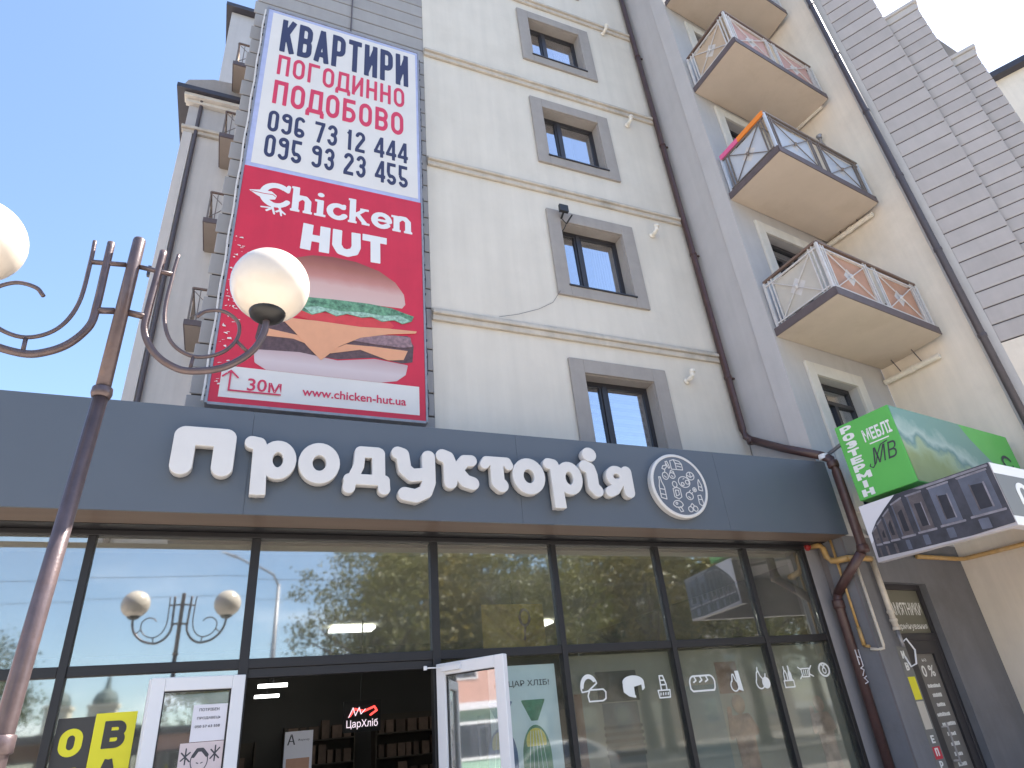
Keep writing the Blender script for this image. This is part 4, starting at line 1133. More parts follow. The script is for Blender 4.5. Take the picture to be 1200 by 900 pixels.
# ---- film boards behind the right lower panes, with printed patches
for i in (4, 5, 6):
    mb = MB(SHOP); mb.box(MX[i] + .04, MX[i + 1] - .04, -.075, -.07, .125, 2.36)
    o = mb.build('film_board', M['film'], None)
    tag(o, ('grey frosted board behind the glass with the bread and cheese', 'grey frosted board behind the glass with the loaf and pear', 'grey frosted board behind the last narrow glass')[i - 4], 'window film', 'frosted boards in the right panes')
    panes[i, 'f'] = o
for (a0, a1, z0, z1, mt, i) in ((5.86, 6.2, 1.83, 2.2, 'filmbrown', 5), (5.32, 5.84, .2, 1.95, 'filmteal', 5)):
    mb = MB(SHOP); mb.box(a0, a1, -.069, -.066, z0, z1); mb.build('printed_patch', M[mt], panes[i, 'f'])
o = panes[4, 'f']
for (a0, a1, z0, z1, mt) in ((4.10, 4.66, 1.84, 2.17, 'black'), (4.14, 4.62, .2, 1.83, 'film2'), (3.78, 3.88, .2, 1.95, 'filmbrown')):
    mb = MB(SHOP); mb.box(a0, a1, -.069, -.066, z0, z1); mb.build('printed_patch', M[mt], o)
for k in range(5):
    mb = MB(SHOP); mb.box(4.12, 4.64, -.065, -.062, 1.28 + .07 * k, 1.315 + .07 * k); mb.build('slat', M['black'], o)

for (cx_, cz_, mt, i, lb) in ((6.10, 1.70, 'figure', 5, 1.0), (7.42, 1.62, 'figure2', 6, .9)):  # blurred reflections of people, painted as flat figures on the boards
    k_ = lb
    shape_obj('figure_shape', [S(ring(cx_, cz_, .05 * k_, .06 * k_), .10 * k_), S([(cx_ - .17 * k_, cz_ - .30 * k_), (cx_ - .1 * k_, cz_ - .18 * k_), (cx_ + .1 * k_, cz_ - .17 * k_), (cx_ + .17 * k_, cz_ - .3 * k_)], .12 * k_), FILL([(cx_ - .16 * k_, cz_ - .2 * k_), (cx_ + .16 * k_, cz_ - .2 * k_), (cx_ + .14 * k_, cz_ - .65 * k_), (cx_ + .2 * k_, cz_ - 1.2 * k_), (cx_ - .2 * k_, cz_ - 1.2 * k_), (cx_ - .14 * k_, cz_ - .65 * k_)]), S([(cx_ - .2 * k_, cz_ - .35 * k_), (cx_ - .16 * k_, cz_ - .05 * k_)], .07 * k_)],
              SHOP, 0, 0, -.066, M[mt], panes[i, 'f'], depth=.002, res=.012)
W_ = M['white_print2']
def decal(name, x, z, shapes, sc=1.0, i=4, white=True):
    return shape_obj(name, [(k, [(px * sc, pz * sc) for px, pz in pts], w * sc, cap) for k, pts, w, cap in shapes], SHOP, x, z, .0065, W_, panes[i, 0], depth=.002, res=.005)
pane_of = lambda x: max(i for i in range(len(MX) - 1) if MX[i] < x)
lw = .016
decal('bread_decal', 3.84, 1.86, [S(arc(.12, .14, .11, .14, 180, 20, 14) + [(.1, .11), (.02, .1), (.01, .14)], lw), S(arc(.12, .14, .09, .115, 175, 40, 8), .03), S([(.12, .12), (.30, .12), (.33, .09), (.32, .02), (.28, .0), (.10, .0), (.09, .06), (.12, .12)], lw)], 1, pane_of(3.84))
decal('cheese_decal', 4.40, 1.86, [FILL(arc(.16, .17, .15, .075, 0, 360, 24)[:-1]), FILL([(.01, .15), (.01, .07), (.08, .02), (.17, .0), (.17, .10), (.31, .17), (.31, .1), (.25, .06), (.16, .13)]), CUT([(.16, .12), (.27, .14), (.27, .04), (.16, .03)])], 1, pane_of(4.4))
decal('sauce_decal', 4.88, 1.84, [S([(.02, .0), (.17, .0), (.18, .08), (.01, .08), (.02, .0)], lw), S([(.06, .08), (.06, .24), (.11, .24), (.14, .14), (.14, .08)], lw), S([(.06, .19), (.11, .19)], lw), S([(.06, .14), (.12, .14)], lw)] + [S([(.04 + .035 * k, .03), (.045 + .035 * k, .05)], lw) for k in range(4)], 1, pane_of(4.9))
decal('loaf_decal', 5.36, 1.88, [S(arc(.08, .09, .07, .08, 180, 90, 6) + arc(.32, .09, .07, .08, 90, 0, 6) + [(.38, .03), (.36, .0), (.04, .0), (.01, .03), (.01, .09)], .02)] + [S([(.09 + .09 * k, .16), (.11 + .09 * k, .12), (.07 + .09 * k, .1)], .018) for k in range(3)], 1, pane_of(5.4))
decal('oil_decal', 5.98, 1.84, [S(arc(.07, .07, .06, .065, 120, 420, 16) + [(.08, .2), (.06, .2), (.04, .12)], lw), FILL([(.12, .02), (.19, .0), (.17, .24), (.11, .24)])], 1, pane_of(6))
decal('pear_decal', 6.40, 1.84, [S(arc(.07, .08, .065, .07, 150, 390, 16) + [(.09, .16), (.07, .22), (.04, .2), (.02, .12)], lw), S([(.06, .22), (.07, .26)], lw), FILL(arc(.165, .075, .065, .07, 0, 360, 18)[:-1]), S([(.165, .14), (.18, .18)], lw)], 1, pane_of(6.5))
decal('bottle_decal', 6.86, 1.84, [S([(.01, .0), (.17, .0), (.17, .08), (.01, .08), (.01, .0)], lw), S([(.03, .08), (.03, .16), (.05, .2), (.05, .25)], lw), S([(.08, .08), (.08, .16), (.065, .2)], lw), FILL([(.10, .08), (.16, .08), (.16, .16), (.14, .2), (.14, .26), (.12, .26), (.12, .2), (.10, .16)])], 1, pane_of(6.95))
decal('sweet_decal', 7.16, 1.93, [S([(.05, .02), (.17, .02), (.19, .12), (.05, .12), (.05, .02)], lw), S([(.0, .0), (.05, .04), (.05, .11), (.0, .14)], lw), S([(.24, .02), (.18, .05), (.19, .1), (.24, .15)], lw)] + [S([(.08 + .035 * k, .04), (.09 + .035 * k, .1)], .012) for k in range(3)], 1, pane_of(7.2))
decal('pretzel_decal', 7.52, 1.93, [S(ring(.1, .09, .09, .08), .024), S(ring(.1, .08, .03, .035), .016), S([(.07, .16), (.1, .12), (.13, .16)], .02)], 1, pane_of(7.6))

# ================================================================== SHOP SIGN
FA = Frame((0, 6.63, 0), 0)
sign = thing('shop_sign', (1.5, 6.8, 3.72), 'long blue grey fascia with white raised lettering over the shop', 'sign')
for (x0, x1) in ((-9.0, -3.0), (-2.997, .02), (.023, 3.02), (3.023, 6.02), (6.023, 8.145)):
    mb = MB(FA); mb.box(x0, x1, -.03, 0.0, 3.722, 4.84); mb.build('fascia_panel', M['fascia'], sign)
mb = MB(FA); mb.box(-9.0, 8.14, -1.36, -.031, 4.80, 4.835); mb.build('top_cover', M['fascia'], sign)
mb = MB(FA); mb.box(-9.0, 8.14, -.41, -.031, 3.722, 3.745); mb.build('soffit', M['soffit'], sign)
mb = MB(FA); mb.box(-9.0, 8.14, -.66, -.411, 3.716, 3.745); mb.build('soffit_trim', M['alu'], sign)
mb = MB(FA); mb.box(-9.0, 8.14, -.72, -.68, 3.718, 4.79); mb.build('back_board', M['darkgrey'], sign)
BASE = 4.055
t = .165
def L(ch, x, shapes, label=None, dz=0.0):
    return shape_obj('letter', shapes, FA, x, BASE + dz, .03, M['letter'], sign, depth=.085, res=.007, bevel=.006)
L('П', -.68, [S([(.095, .10), (.095, .41), (.46, .41), (.46, .10)], .19)])
pshape = [S([(.01, .385), (.075, .375), (.10, .31), (.10, .1), (.105, -.105)], .13), FILL([(.03, .3), (.16, .3), (.18, -.165), (.04, -.165)]), S(ring(.272, .213, .116, .148), .118)]
L('р', .02, pshape)
oshape = [S(ring(.225, .205, .14, .157), .13)]
L('о', .478, oshape)
L('д', .965, [S([(.155, .34), (.145, .2), (.09, .07)], .105), S([(.165, .365), (.345, .365)], .12), S([(.355, .355), (.36, .08)], .13), S([(.05, .05), (.42, .05)], .11), S([(.06, .03), (.05, -.045)], .12), S([(.415, .03), (.42, -.045)], .12)])
L('у', 1.49, [S([(.045, .385), (.095, .37), (.12, .2), (.2, .13), (.33, .15)], .138), S([(.39, .36), (.39, .06), (.35, -.05), (.24, -.105), (.12, -.085)], .142)])
L('к', 2.015, [S([(.03, .39), (.09, .37), (.115, .3), (.115, .075)], .145), S([(.37, .35), (.29, .345), (.225, .26), (.195, .2)], .13), S([(.21, .2), (.29, .10), (.375, .075)], .145)])
L('т', 2.505, [S([(.045, .32), (.07, .365), (.325, .365), (.345, .32)], .105), S([(.195, .34), (.195, .11), (.24, .07)], .155)])
L('о', 2.875, oshape)
L('р', 3.365, pshape)
L('і', 3.845, [S([(.03, .385), (.095, .36), (.115, .28), (.115, .12), (.165, .07)], .145)])
L('і', 3.845, [FILL(arc(.115, .545, .096, .09, 0, 360, 24)[:-1])])
L('я', 4.12, [S([(.345, .345), (.345, .075)], .14), S(ring(.19, .275, .098, .09), .095), S([(.2, .18), (.14, .10), (.07, .07)], .13)])
# round logo
lg = MB(); cx, cz = 5.275, 4.275
c0 = FA.p(cx, 0, cz)
lg.lathe(c0, [(.42, -.002), (.44, -.01), (.44, -.085), (.425, -.095), (.405, -.095), (.40, -.088)], 64, 'y')
logo = lg.build('logo_disc', M['letter'], sign)
fc = MB(); fc.lathe(c0, [(.399, -.080), (.399, -.0895)], 64, 'y'); fc.build('disc_face', M['disc'], logo)
DL = Frame((cx, 6.63, cz), 0)
k = .011
doo = [
    ('bread_doodle', [S([(-.08, .22), (-.08, .34), (-.02, .36), (.0, .31), (.0, .22), (-.08, .22)], k), S([(.0, .31), (.10, .30), (.10, .22), (.0, .22)], k), S([(-.02, .36), (.07, .34), (.10, .30)], k), S([(.02, .27), (.08, .26)], k)]),
    ('banana_doodle', [S([(-.23, .22), (-.19, .21), (-.15, .25), (-.16, .29)], k), S([(-.23, .22), (-.21, .26), (-.16, .27)], k), S([(-.13, .33), (-.10, .24), (-.12, .23), (-.16, .32), (-.13, .33)], k)]),
    ('apple_doodle', [S(ring(-.2, .12, .045, .05), k), S([(-.2, .17), (-.19, .2)], k), S([(-.22, .12), (-.19, .1)], k)]),
    ('pepper_doodle', [S(ring(-.09, .13, .045, .04), k), S([(-.12, .16), (-.1, .2), (-.06, .19), (-.05, .15)], k), S([(-.1, .13), (-.08, .11)], k)]),
    ('pizza_doodle', [S(ring(.08, .05, .09, .075), k), S(ring(.05, .02, .022, .022), k), S(ring(.13, .05, .03, .028), k), S([(.07, .09), (.09, .10)], k)]),
    ('ball_doodle', [S(ring(.20, .14, .06, .055), k), S([(.15, .15), (.2, .12), (.25, .15)], k), S([(.2, .19), (.2, .12)], k)]),
    ('wine_doodle', [S([(-.31, .1), (-.31, .05), (-.33, -.03), (-.33, -.18), (-.25, -.2), (-.25, -.04), (-.28, .04), (-.285, .1), (-.31, .1)], k), S([(-.33, -.06), (-.255, -.07)], k), S([(-.33, -.13), (-.255, -.14)], k)]),
    ('jar_doodle', [S(ring(-.08, .01, .035, .04), k), S([(-.12, -.05), (-.12, -.16), (-.06, -.19), (-.01, -.16), (-.01, -.05), (-.06, -.03), (-.12, -.05)], k), S([(-.09, -.07), (-.09, -.15), (-.04, -.13), (-.04, -.07), (-.09, -.07)], k)]),
    ('tomato_doodle', [S(ring(.12, -.14, .055, .05), k), S([(.12, -.09), (.15, -.06)], k), S([(.15, -.11), (.18, -.09)], k), S([(.1, -.15), (.13, -.17)], k)]),
    ('mushroom_doodle', [S(arc(-.09, -.27, .075, .06, 0, 180, 12) + [(-.13, -.3), (-.05, -.3), (-.015, -.27)], k), S([(-.1, -.3), (-.07, -.36), (-.03, -.35), (-.06, -.29)], k), S(ring(-.11, -.25, .015, .015, 10), k)]),
    ('berry_doodle', [S(ring(.09, -.32, .035, .035), k), S(ring(.17, -.31, .035, .035), k), S([(.09, -.285), (.13, -.24), (.16, -.275)], k)]),
    ('milk_doodle', [S([(.25, -.13), (.25, -.24), (.29, -.27), (.32, -.24), (.30, -.12), (.25, -.13)], k), S([(.25, -.18), (.31, -.18)], k)]),
    ('flask_doodle', [S([(.3, .05), (.29, -.05), (.35, -.06), (.35, .02), (.32, .1), (.3, .05)], k), S([(.3, .0), (.35, -.01)], k)]),
    ('ring_doodle', [S(ring(.22, -.05, .028, .028), k), S(ring(.22, -.05, .01, .01, 10), k)]),
]
for nm, sh in doo:
    shape_obj(nm, sh, DL, 0, 0, .0905, M['letter'], logo, depth=.004, res=.0045)

# ================================================================== BILLBOARD
BB = Frame((0, 7.8, 0), 0)
bb = thing('billboard', (.85, 7.9, 5.5), 'tall billboard with a flat rental ad over a red burger ad', 'billboard')
mb = MB(BB); mb.box(-.53, 2.23, -.075, -.002, 5.5, 13.58); mb.build('backing', M['steel'], bb)
fr_ = MB(BB)
fr_.box(-.56, -.53, -.14, .012, 5.48, 13.62); fr_.box(2.23, 2.26, -.14, .012, 5.48, 13.62); fr_.box(-.53, 2.23, -.14, .012, 13.58, 13.62); fr_.box(-.53, 2.23, -.14, .012, 5.46, 5.5)
fr_.build('frame', M['steel'], bb, bevel=.004)
for k in range(5):
    z = 6.2 + 1.7 * k
    mb = MB(BB); mb.box(-.4, 2.1, -.19, -.14, z, z + .05); mb.build('support_rail', M['steel'], bb)
mb = MB(BB)
for k in range(28):
    z = 5.7 + .285 * k
    mb.box(2.262, 2.285, -.05, -.02, z, z + .03); mb.box(-.585, -.562, -.05, -.02, z, z + .03)
lac = mb.build('lacing_hook', M['black'], bb); lac['kind'] = 'stuff'
mb = MB(BB); mb.tube([BB.p(2.275 + .012 * math.sin(k * 1.7), -.03, 5.6 + .2 * k) for k in range(40)], .008, 5); mb.build('lacing_rope', M['darkpipe'], bb)
mb = MB(BB); mb.tube([BB.p(-.59 + .006 * math.sin(k * 1.3), .01, 5.5 + .2 * k) for k in range(41)], .014, 6); mb.build('edge_pole', M['railwhite'], bb)
mb = MB(BB); mb.box(-.528, 2.228, -.0018, .0, 9.58, 13.575); mb.build('blue_border', M['vinyl_border'], bb)
mb = MB(BB); mb.box(-.45, 2.185, .0005, .003, 9.66, 13.50); top = mb.build('rental_ad', M['vinyl'], bb)
mb = MB(BB); mb.box(-.528, 2.228, -.0018, .002, 5.502, 9.579); red = mb.build('burger_ad', M['redprint'], bb)
b0 = .004
sans_line('lettering', 'КВАРТИРИ', BB, -.27, 2.04, 12.47, 13.38, b0, M['navy'], top, cw=.41, t=.152, gap=.095)
sans_line('lettering', 'ПОГОДИННО', BB, -.26, 1.96, 11.85, 12.37, b0, M['crimson'], top, cw=.58, t=.155, gap=.17)
sans_line('lettering', 'ПОДОБОВО', BB, -.27, 1.94, 11.10, 11.69, b0, M['crimson'], top, cw=.60, t=.17, gap=.16)
sans_line('lettering', '096 73 12 444', BB, -.29, 2.0, 10.43, 10.92, b0, M['navy'], top, cw=.46, t=.15, gap=.12, space=.32)
sans_line('lettering', '095 93 23 455', BB, -.29, 2.01, 9.85, 10.35, b0, M['navy'], top, cw=.46, t=.15, gap=.12, space=.32)
# bird emblem: a big C with a wing and legs
bw = M['printwhite']
shape_obj('bird_emblem', [S(arc(-.03, 9.08, .19, .20, 60, 250, 20), .10), S([(.05, 9.25), (.13, 9.2), (.14, 9.30)], .06), S(arc(-.03, 9.08, .19, .2, 250, 330, 8), .085),
          FILL([(-.42, 9.09), (-.27, 9.13), (-.10, 9.14), (-.02, 9.07), (-.04, 8.99), (-.16, 8.96), (-.28, 9.0)]),
          S([(-.08, 8.92), (-.06, 8.82), (-.14, 8.75)], .035), S([(-.06, 8.82), (-.03, 8.71)], .03), S([(-.06, 8.82), (-.22, 8.8)], .025), S([(.02, 8.9), (.05, 8.80), (.0, 8.76)], .035), S([(.05, 8.8), (.12, 8.74)], .03), S([(.05, 8.8), (.07, 8.70)], .028)], BB, 0, 0, b0, bw, red, depth=.002, res=.009)
shape_obj('wing_line', [S([(-.38, 9.075), (-.2, 9.07), (-.08, 9.08), (-.04, 9.05)], .012)], BB, 0, 0, b0 + .0025, M['redprint'], red, depth=.001, res=.004)
def slab(x, strokes):
    return [(k_, [(px + x, pz) for px, pz in pts], w_, c_) for k_, pts, w_, c_ in strokes]
q = .085
def serif(x, z, wd=.12): return S([(x - wd / 2, z), (x + wd / 2, z)], .045, 'butt')
let = []
let += slab(.22, [S([(.06, 0), (.06, .5)], q, 'butt'), serif(.05, .48, .10), serif(.06, .02), S([(.06, .22), (.12, .3), (.18, .3), (.22, .24), (.22, 0)], q, 'butt'), serif(.22, .02)])
let += slab(.53, [S([(.07, 0), (.07, .33)], q, 'butt'), serif(.05, .31, .11), serif(.07, .02, .15), FILL(arc(.07, .44, .045, .045, 0, 360, 14)[:-1])])
let += slab(.69, [S(arc(.14, .165, .105, .13, 50, 330, 18), q), S([(.22, .25), (.225, .31)], .05)])
let += slab(.97, [S([(.06, 0), (.06, .5)], q, 'butt'), serif(.05, .48, .10), serif(.06, .02), S([(.07, .14), (.21, .3)], .055), serif(.22, .31, .12), S([(.12, .2), (.23, .03)], .065), serif(.24, .02, .11)])
let += slab(1.29, [S(arc(.14, .165, .105, .13, 0, 320, 18), q), S([(.05, .165), (.24, .165)], .05)])
let += slab(1.57, [S([(.07, 0), (.07, .33)], q, 'butt'), serif(.05, .31, .11), serif(.07, .02), S([(.07, .22), (.13, .3), (.19, .3), (.235, .24), (.235, 0)], q, 'butt'), serif(.235, .02)])
shape_obj('lettering', let, BB, -.07, 8.84, b0, bw, red, depth=.002, res=.009, sx=1.15, sz=1.0)
hut = [S([(.07, 0), (.09, .5)], .15, 'butt'), S([(.34, 0), (.34, .5)], .15, 'butt'), S([(.08, .24), (.34, .24)], .13, 'butt'),
       S([(.52, .5), (.52, .2), (.58, .09), (.68, .07), (.78, .12), (.81, .22), (.80, .5)], .14, 'butt'),
       S([(.90, .45), (1.28, .45)], .13, 'butt'), S([(1.1, .45), (1.11, -.02)], .15, 'butt')]
shape_obj('lettering', hut, BB, .38, 8.14, b0, bw, red, depth=.002, res=.01)
# burger, printed in layers
def pr(name, poly, lay, mt): return shape_obj(name, [FILL(poly)], BB, 0, 0, b0 + .0022 * lay, M[mt], red, depth=.0015, res=.014)
def ramp_print(name, z0, z1, stops, vscale=5.0, vamt=.1):
    m, nt, bs, out = newmat(name); N, L_ = nt.nodes, nt.links
    tc = N.new('ShaderNodeTexCoord'); sp = N.new('ShaderNodeSeparateXYZ'); L_.new(tc.outputs['Object'], sp.inputs[0])
    nz = N.new('ShaderNodeTexNoise'); nz.inputs['Scale'].default_value = vscale; nz.inputs['Detail'].default_value = 5; L_.new(tc.outputs['Object'], nz.inputs['Vector'])
    mr = N.new('ShaderNodeMapRange'); mr.inputs['From Min'].default_value = z0; mr.inputs['From Max'].default_value = z1; L_.new(sp.outputs['Z'], mr.inputs['Value'])
    ad = N.new('ShaderNodeMath'); ad.operation = 'MULTIPLY_ADD'; ad.inputs[1].default_value = vamt; L_.new(nz.outputs['Fac'], ad.inputs[0]); L_.new(mr.outputs[0], ad.inputs[2])
    rp = N.new('ShaderNodeValToRGB'); cr = rp.color_ramp
    while len(cr.elements) < len(stops): cr.elements.new(.5)
    for e_, (p_, c_) in zip(cr.elements, stops): e_.position = p_; e_.color = (*c_, 1)
    L_.new(ad.outputs[0], rp.inputs[0]); L_.new(rp.outputs[0], bs.inputs['Base Color']); bs.inputs['Roughness'].default_value = .5
    return m
M['bun'] = ramp_print('bun_print_blend', 7.3, 8.1, [(.0, (.62, .44, .40)), (.38, (.60, .38, .34)), (.55, (.50, .22, .18)), (.78, (.36, .13, .09)), (1.0, (.24, .07, .05))])
M['bun3'] = ramp_print('bun_base_blend', 6.0, 6.4, [(.0, (.55, .42, .42)), (.5, (.60, .50, .50)), (1.0, (.48, .32, .32))])
pr('bun_top_print', [(.0, 7.30), (-.05, 7.5), (.05, 7.72), (.25, 7.92), (.55, 8.05), (.85, 8.09), (1.2, 8.07), (1.55, 7.97), (1.8, 7.8), (1.93, 7.6), (1.95, 7.42), (1.9, 7.34), (1.3, 7.32), (.6, 7.28)], 0, 'bun')
lt = [(.0, 7.3), (.5, 7.28), (.9, 7.31), (1.4, 7.33), (1.75, 7.31), (1.95, 7.25), (2.08, 7.22), (2.04, 7.12), (1.9, 7.05), (1.78, 7.10), (1.6, 7.04), (1.45, 7.10), (1.3, 7.06), (1.1, 7.09), (.95, 7.02), (.8, 7.08), (.62, 6.99), (.45, 7.05), (.2, 6.98), (.0, 7.05)]
pr('lettuce_print', lt, 3, 'lettuce')
pr('lettuce_edge_print', [(.5, 7.10), (.62, 7.0), (.8, 7.09), (.95, 7.03), (1.1, 7.1), (1.3, 7.07), (1.45, 7.11), (1.6, 7.05), (1.78, 7.11), (1.9, 7.06), (2.03, 7.13), (1.85, 7.2), (1.6, 7.15), (1.3, 7.16), (1.0, 7.12), (.7, 7.15)], 4, 'lettuce2')
pr('patty_print', [(-.05, 6.78), (.6, 6.85), (1.3, 6.78), (1.98, 6.86), (2.07, 6.7), (2.05, 6.42), (1.9, 6.38), (1.5, 6.42), (1.0, 6.32), (.5, 6.34), (.0, 6.28), (-.08, 6.5)], 0, 'patty')
pr('bun_base_print', [(-.08, 6.32), (.5, 6.36), (1.0, 6.30), (1.5, 6.40), (1.98, 6.36), (1.95, 6.2), (1.82, 6.08), (1.6, 6.03), (.1, 6.03), (-.05, 6.12)], 1, 'bun3')
pr('tomato_print', [(.35, 7.02), (.7, 7.05), (1.2, 7.07), (1.7, 7.08), (1.78, 7.0), (1.68, 6.9), (1.2, 6.86), (.7, 6.88), (.4, 6.94)], 2, 'tomato')
pr('lower_cheese_print', [(.0, 6.68), (.5, 6.62), (.85, 6.42), (1.1, 6.58), (1.5, 6.60), (1.98, 6.60), (1.92, 6.44), (1.7, 6.40), (1.3, 6.52), (.9, 6.40), (.4, 6.56), (.0, 6.55)], 2, 'cheese')
pr('patty_top_print', [(1.1, 6.66), (1.4, 6.78), (1.8, 6.84), (2.02, 6.84), (2.05, 6.68), (1.9, 6.64), (1.5, 6.64)], 3, 'patty2')
pr('cheese_print', [(.2, 6.88), (.7, 6.9), (1.3, 6.9), (1.7, 6.94), (2.12, 6.96), (2.1, 6.92), (1.7, 6.84), (1.3, 6.72), (1.0, 6.52), (.78, 6.27), (.6, 6.45), (.4, 6.68)], 4, 'cheese')
mb = MB(BB); mb.box(-.42, 2.14, .0025, .0035, 5.58, 6.03); strip = mb.build('address_strip', M['vinyl'], red)
shape_obj('arrow_print', [S([(.31, 5.68), (-.31, 5.68), (-.31, 5.95)], .022, 'miter'), S([(-.40, 5.87), (-.31, 5.96), (-.22, 5.87)], .022)], BB, 0, 0, b0 + .0105, M['crimson'], red, depth=.001, res=.006)
text_obj('lettering', '30м', BB, -.10, .31, 5.70, 5.88, b0 + .001, M['crimson'], red, bold=.012)
text_obj('lettering', 'www.chicken-hut.ua', BB, .57, 1.95, 5.705, 5.83, b0 + .001, M['crimson'], red, bold=.018)
# torn, faded flecks along the left edge of the red sheet
fl_ = MB(BB)
for k in range(60):
    z = random.uniform(5.7, 8.2); a = -.52 + abs(random.gauss(0, .10)); w0 = random.uniform(.01, .06); h0 = random.uniform(.004, .03)
    bz = b0 + .012 + k * .00012; fl_.add([BB.p(a, bz, z), BB.p(a + w0, bz, z + random.uniform(-.02, .02)), BB.p(a + w0 * .8, bz, z + h0), BB.p(a + w0 * .1, bz, z + h0 * .7)], [(0, 1, 2, 3)])
o = fl_.build('torn_fleck', M['vinyl'], red); o['kind'] = 'stuff'

# ================================================================== SIGNS OVER THE SIDE DOOR
K = 0.87
def kz(z): return 1.6 + (z - 1.6) * K
G0 = Vector((8.95 * K, 6.89 * K, 0)); G1 = Vector((9.09 * K, 5.96 * K, 0))
GLF = Frame(G0, math.degrees(math.atan2(G1.y - G0.y, G1.x - G0.x)))       # left face, a from the back edge to the front edge
GW = (G1 - G0).length
GFF = Frame(G1, 8.2)                                                        # front face
gs = thing('green_box_sign', (9.4, 5.5, kz(4.32)), 'bright green box sign with white furniture lettering above the dark photo sign', 'sign')
gz0, gz1 = kz(4.34), kz(5.60); GLEN = 3.25
mb = MB(); p0 = [GLF.p(0, -.002, 0), GFF.p(0, -.002, 0), GFF.p(GLEN, -.002, 0), GFF.p(GLEN, -GW + .05, 0)]
mb.slab([(v.x, v.y) for v in p0], gz0, gz1); mb.build('box', M['green'], gs, bevel=.01)
H = gz1 - gz0
Z = lambda f: gz0 + H * f
# vertical word, letter under letter
for i, ch in enumerate('РОЗТЕРМІН'):
    hh = H * .088; z = Z(.875) - i * H * .106
    shape_obj('letter', sans(ch, .72 if ch != 'М' else .9, .25) if ch != 'І' else [S([(.36, 0), (.36, 1)], .27, 'butt')], GLF, GW * (.09 + .012 * i * .0), z, .001, M['white_print2'], gs, depth=.003, res=.03, sx=.24, sz=hh)
text_obj('lettering', 'МЕБЛІ', GLF, GW * .44, GW * .93, Z(.66), Z(.82), .001, M['white_print2'], gs, bold=.03)
mb = MB(GLF); mb.box(GW * .5, GW * .84, .001, .003, Z(.615), Z(.63)); mb.build('underline', M['white_print2'], gs)
text_obj('lettering', 'МВ', GLF, GW * .45, GW * .9, Z(.36), Z(.56), .001, M['ink'], gs, shear=.35)
shape_obj('flourish', [S([(.0, .0), (.06, .05), (.12, .16), (.2, .26), (.3, .28)], .014), S([(.0, .0), (-.04, .03), (-.02, .06)], .012)], GLF, GW * .42, Z(.33), .003, M['ink'], gs, depth=.002, res=.006)
# printed landscape on the front
def fpr(name, poly, lay, mt): return shape_obj(name, [FILL([(a * GLEN, Z(z)) for a, z in poly])], GFF, 0, 0, .001 + .002 * lay, mt, gs, depth=.0015, res=.02)
def landscape():
    m, nt, bs, out = newmat('landscape_print'); N, L_ = nt.nodes, nt.links
    tc = N.new('ShaderNodeTexCoord'); sp = N.new('ShaderNodeSeparateXYZ'); L_.new(tc.outputs['Object'], sp.inputs[0])
    nz = N.new('ShaderNodeTexNoise'); nz.inputs['Scale'].default_value = 2.6; nz.inputs['Detail'].default_value = 6; L_.new(tc.outputs['Object'], nz.inputs['Vector'])
    # tilted height so that the meadow climbs to the left
    mx = N.new('ShaderNodeMath'); mx.operation = 'MULTIPLY_ADD'; mx.inputs[1].default_value = .22; L_.new(sp.outputs['X'], mx.inputs[0]); L_.new(sp.outputs['Z'], mx.inputs[2])
    mr = N.new('ShaderNodeMapRange'); mr.inputs['From Min'].default_value = gz0 + .22 * 8.1; mr.inputs['From Max'].default_value = gz1 + .22 * 9.3; L_.new(mx.outputs[0], mr.inputs['Value'])
    ad = N.new('ShaderNodeMath'); ad.operation = 'MULTIPLY_ADD'; ad.inputs[1].default_value = .55; L_.new(nz.outputs['Fac'], ad.inputs[0]); L_.new(mr.outputs[0], ad.inputs[2])
    rp = N.new('ShaderNodeValToRGB'); cr = rp.color_ramp
    st = [(.30, (.20, .24, .05)), (.55, (.26, .30, .08)), (.68, (.34, .42, .22)), (.76, (.12, .24, .20)), (.86, (.40, .50, .42)), (1.0, (.16, .30, .24))]
    while len(cr.elements) < len(st): cr.elements.new(.5)
    for e_, (p_, c_) in zip(cr.elements, st): e_.position = p_; e_.color = (*c_, 1)
    L_.new(ad.outputs[0], rp.inputs[0]); L_.new(rp.outputs[0], bs.inputs['Base Color']); bs.inputs['Roughness'].default_value = .4
    return m
LP_ = landscape()
darkgp = mat('dark_green_print', (0.035, 0.16, 0.045), 0.45, var=0.2, scale=2)
fpr('landscape_print', [(.004, .01), (.78, .01), (.74, .2), (.77, .4), (.68, .6), (.6, .8), (.55, .99), (.004, .99)], 0, LP_)
fpr('foot_print', [(.72, .03), (1.0, .03), (1.0, .35), (.85, .28), (.76, .3)], 1, darkgp)
text_obj('lettering', 'Твоя меблева', GFF, GLEN * .78, GLEN * .98, Z(.1), Z(.19), .004, M['white_print2'], gs)
shape_obj('swirl', [S(arc(.0, .0, .14, .10, 30, 230, 14), .045), S(arc(.0, .0, .14, .10, 260, 340, 8), .03)], GFF, GLEN * .88, Z(.55), .004, M['ink'], gs, depth=.001, res=.008)
mb = MB(); mb.bar(GFF.p(2.0, -.4, gz1 - .2), GREY.p(2.0, 0, gz1 - .2), .04, .04); mb.bar(GLF.p(.05, -.1, gz1 - .2), GREY.p(.2, 0.0, gz1 - .1), .04, .04); mb.bar(GFF.p(2.0, -.4, gz0 + .2), GREY.p(2.0, 0, gz0 + .2), .04, .04)
mb.build('wall_bracket', M['steel'], gs)

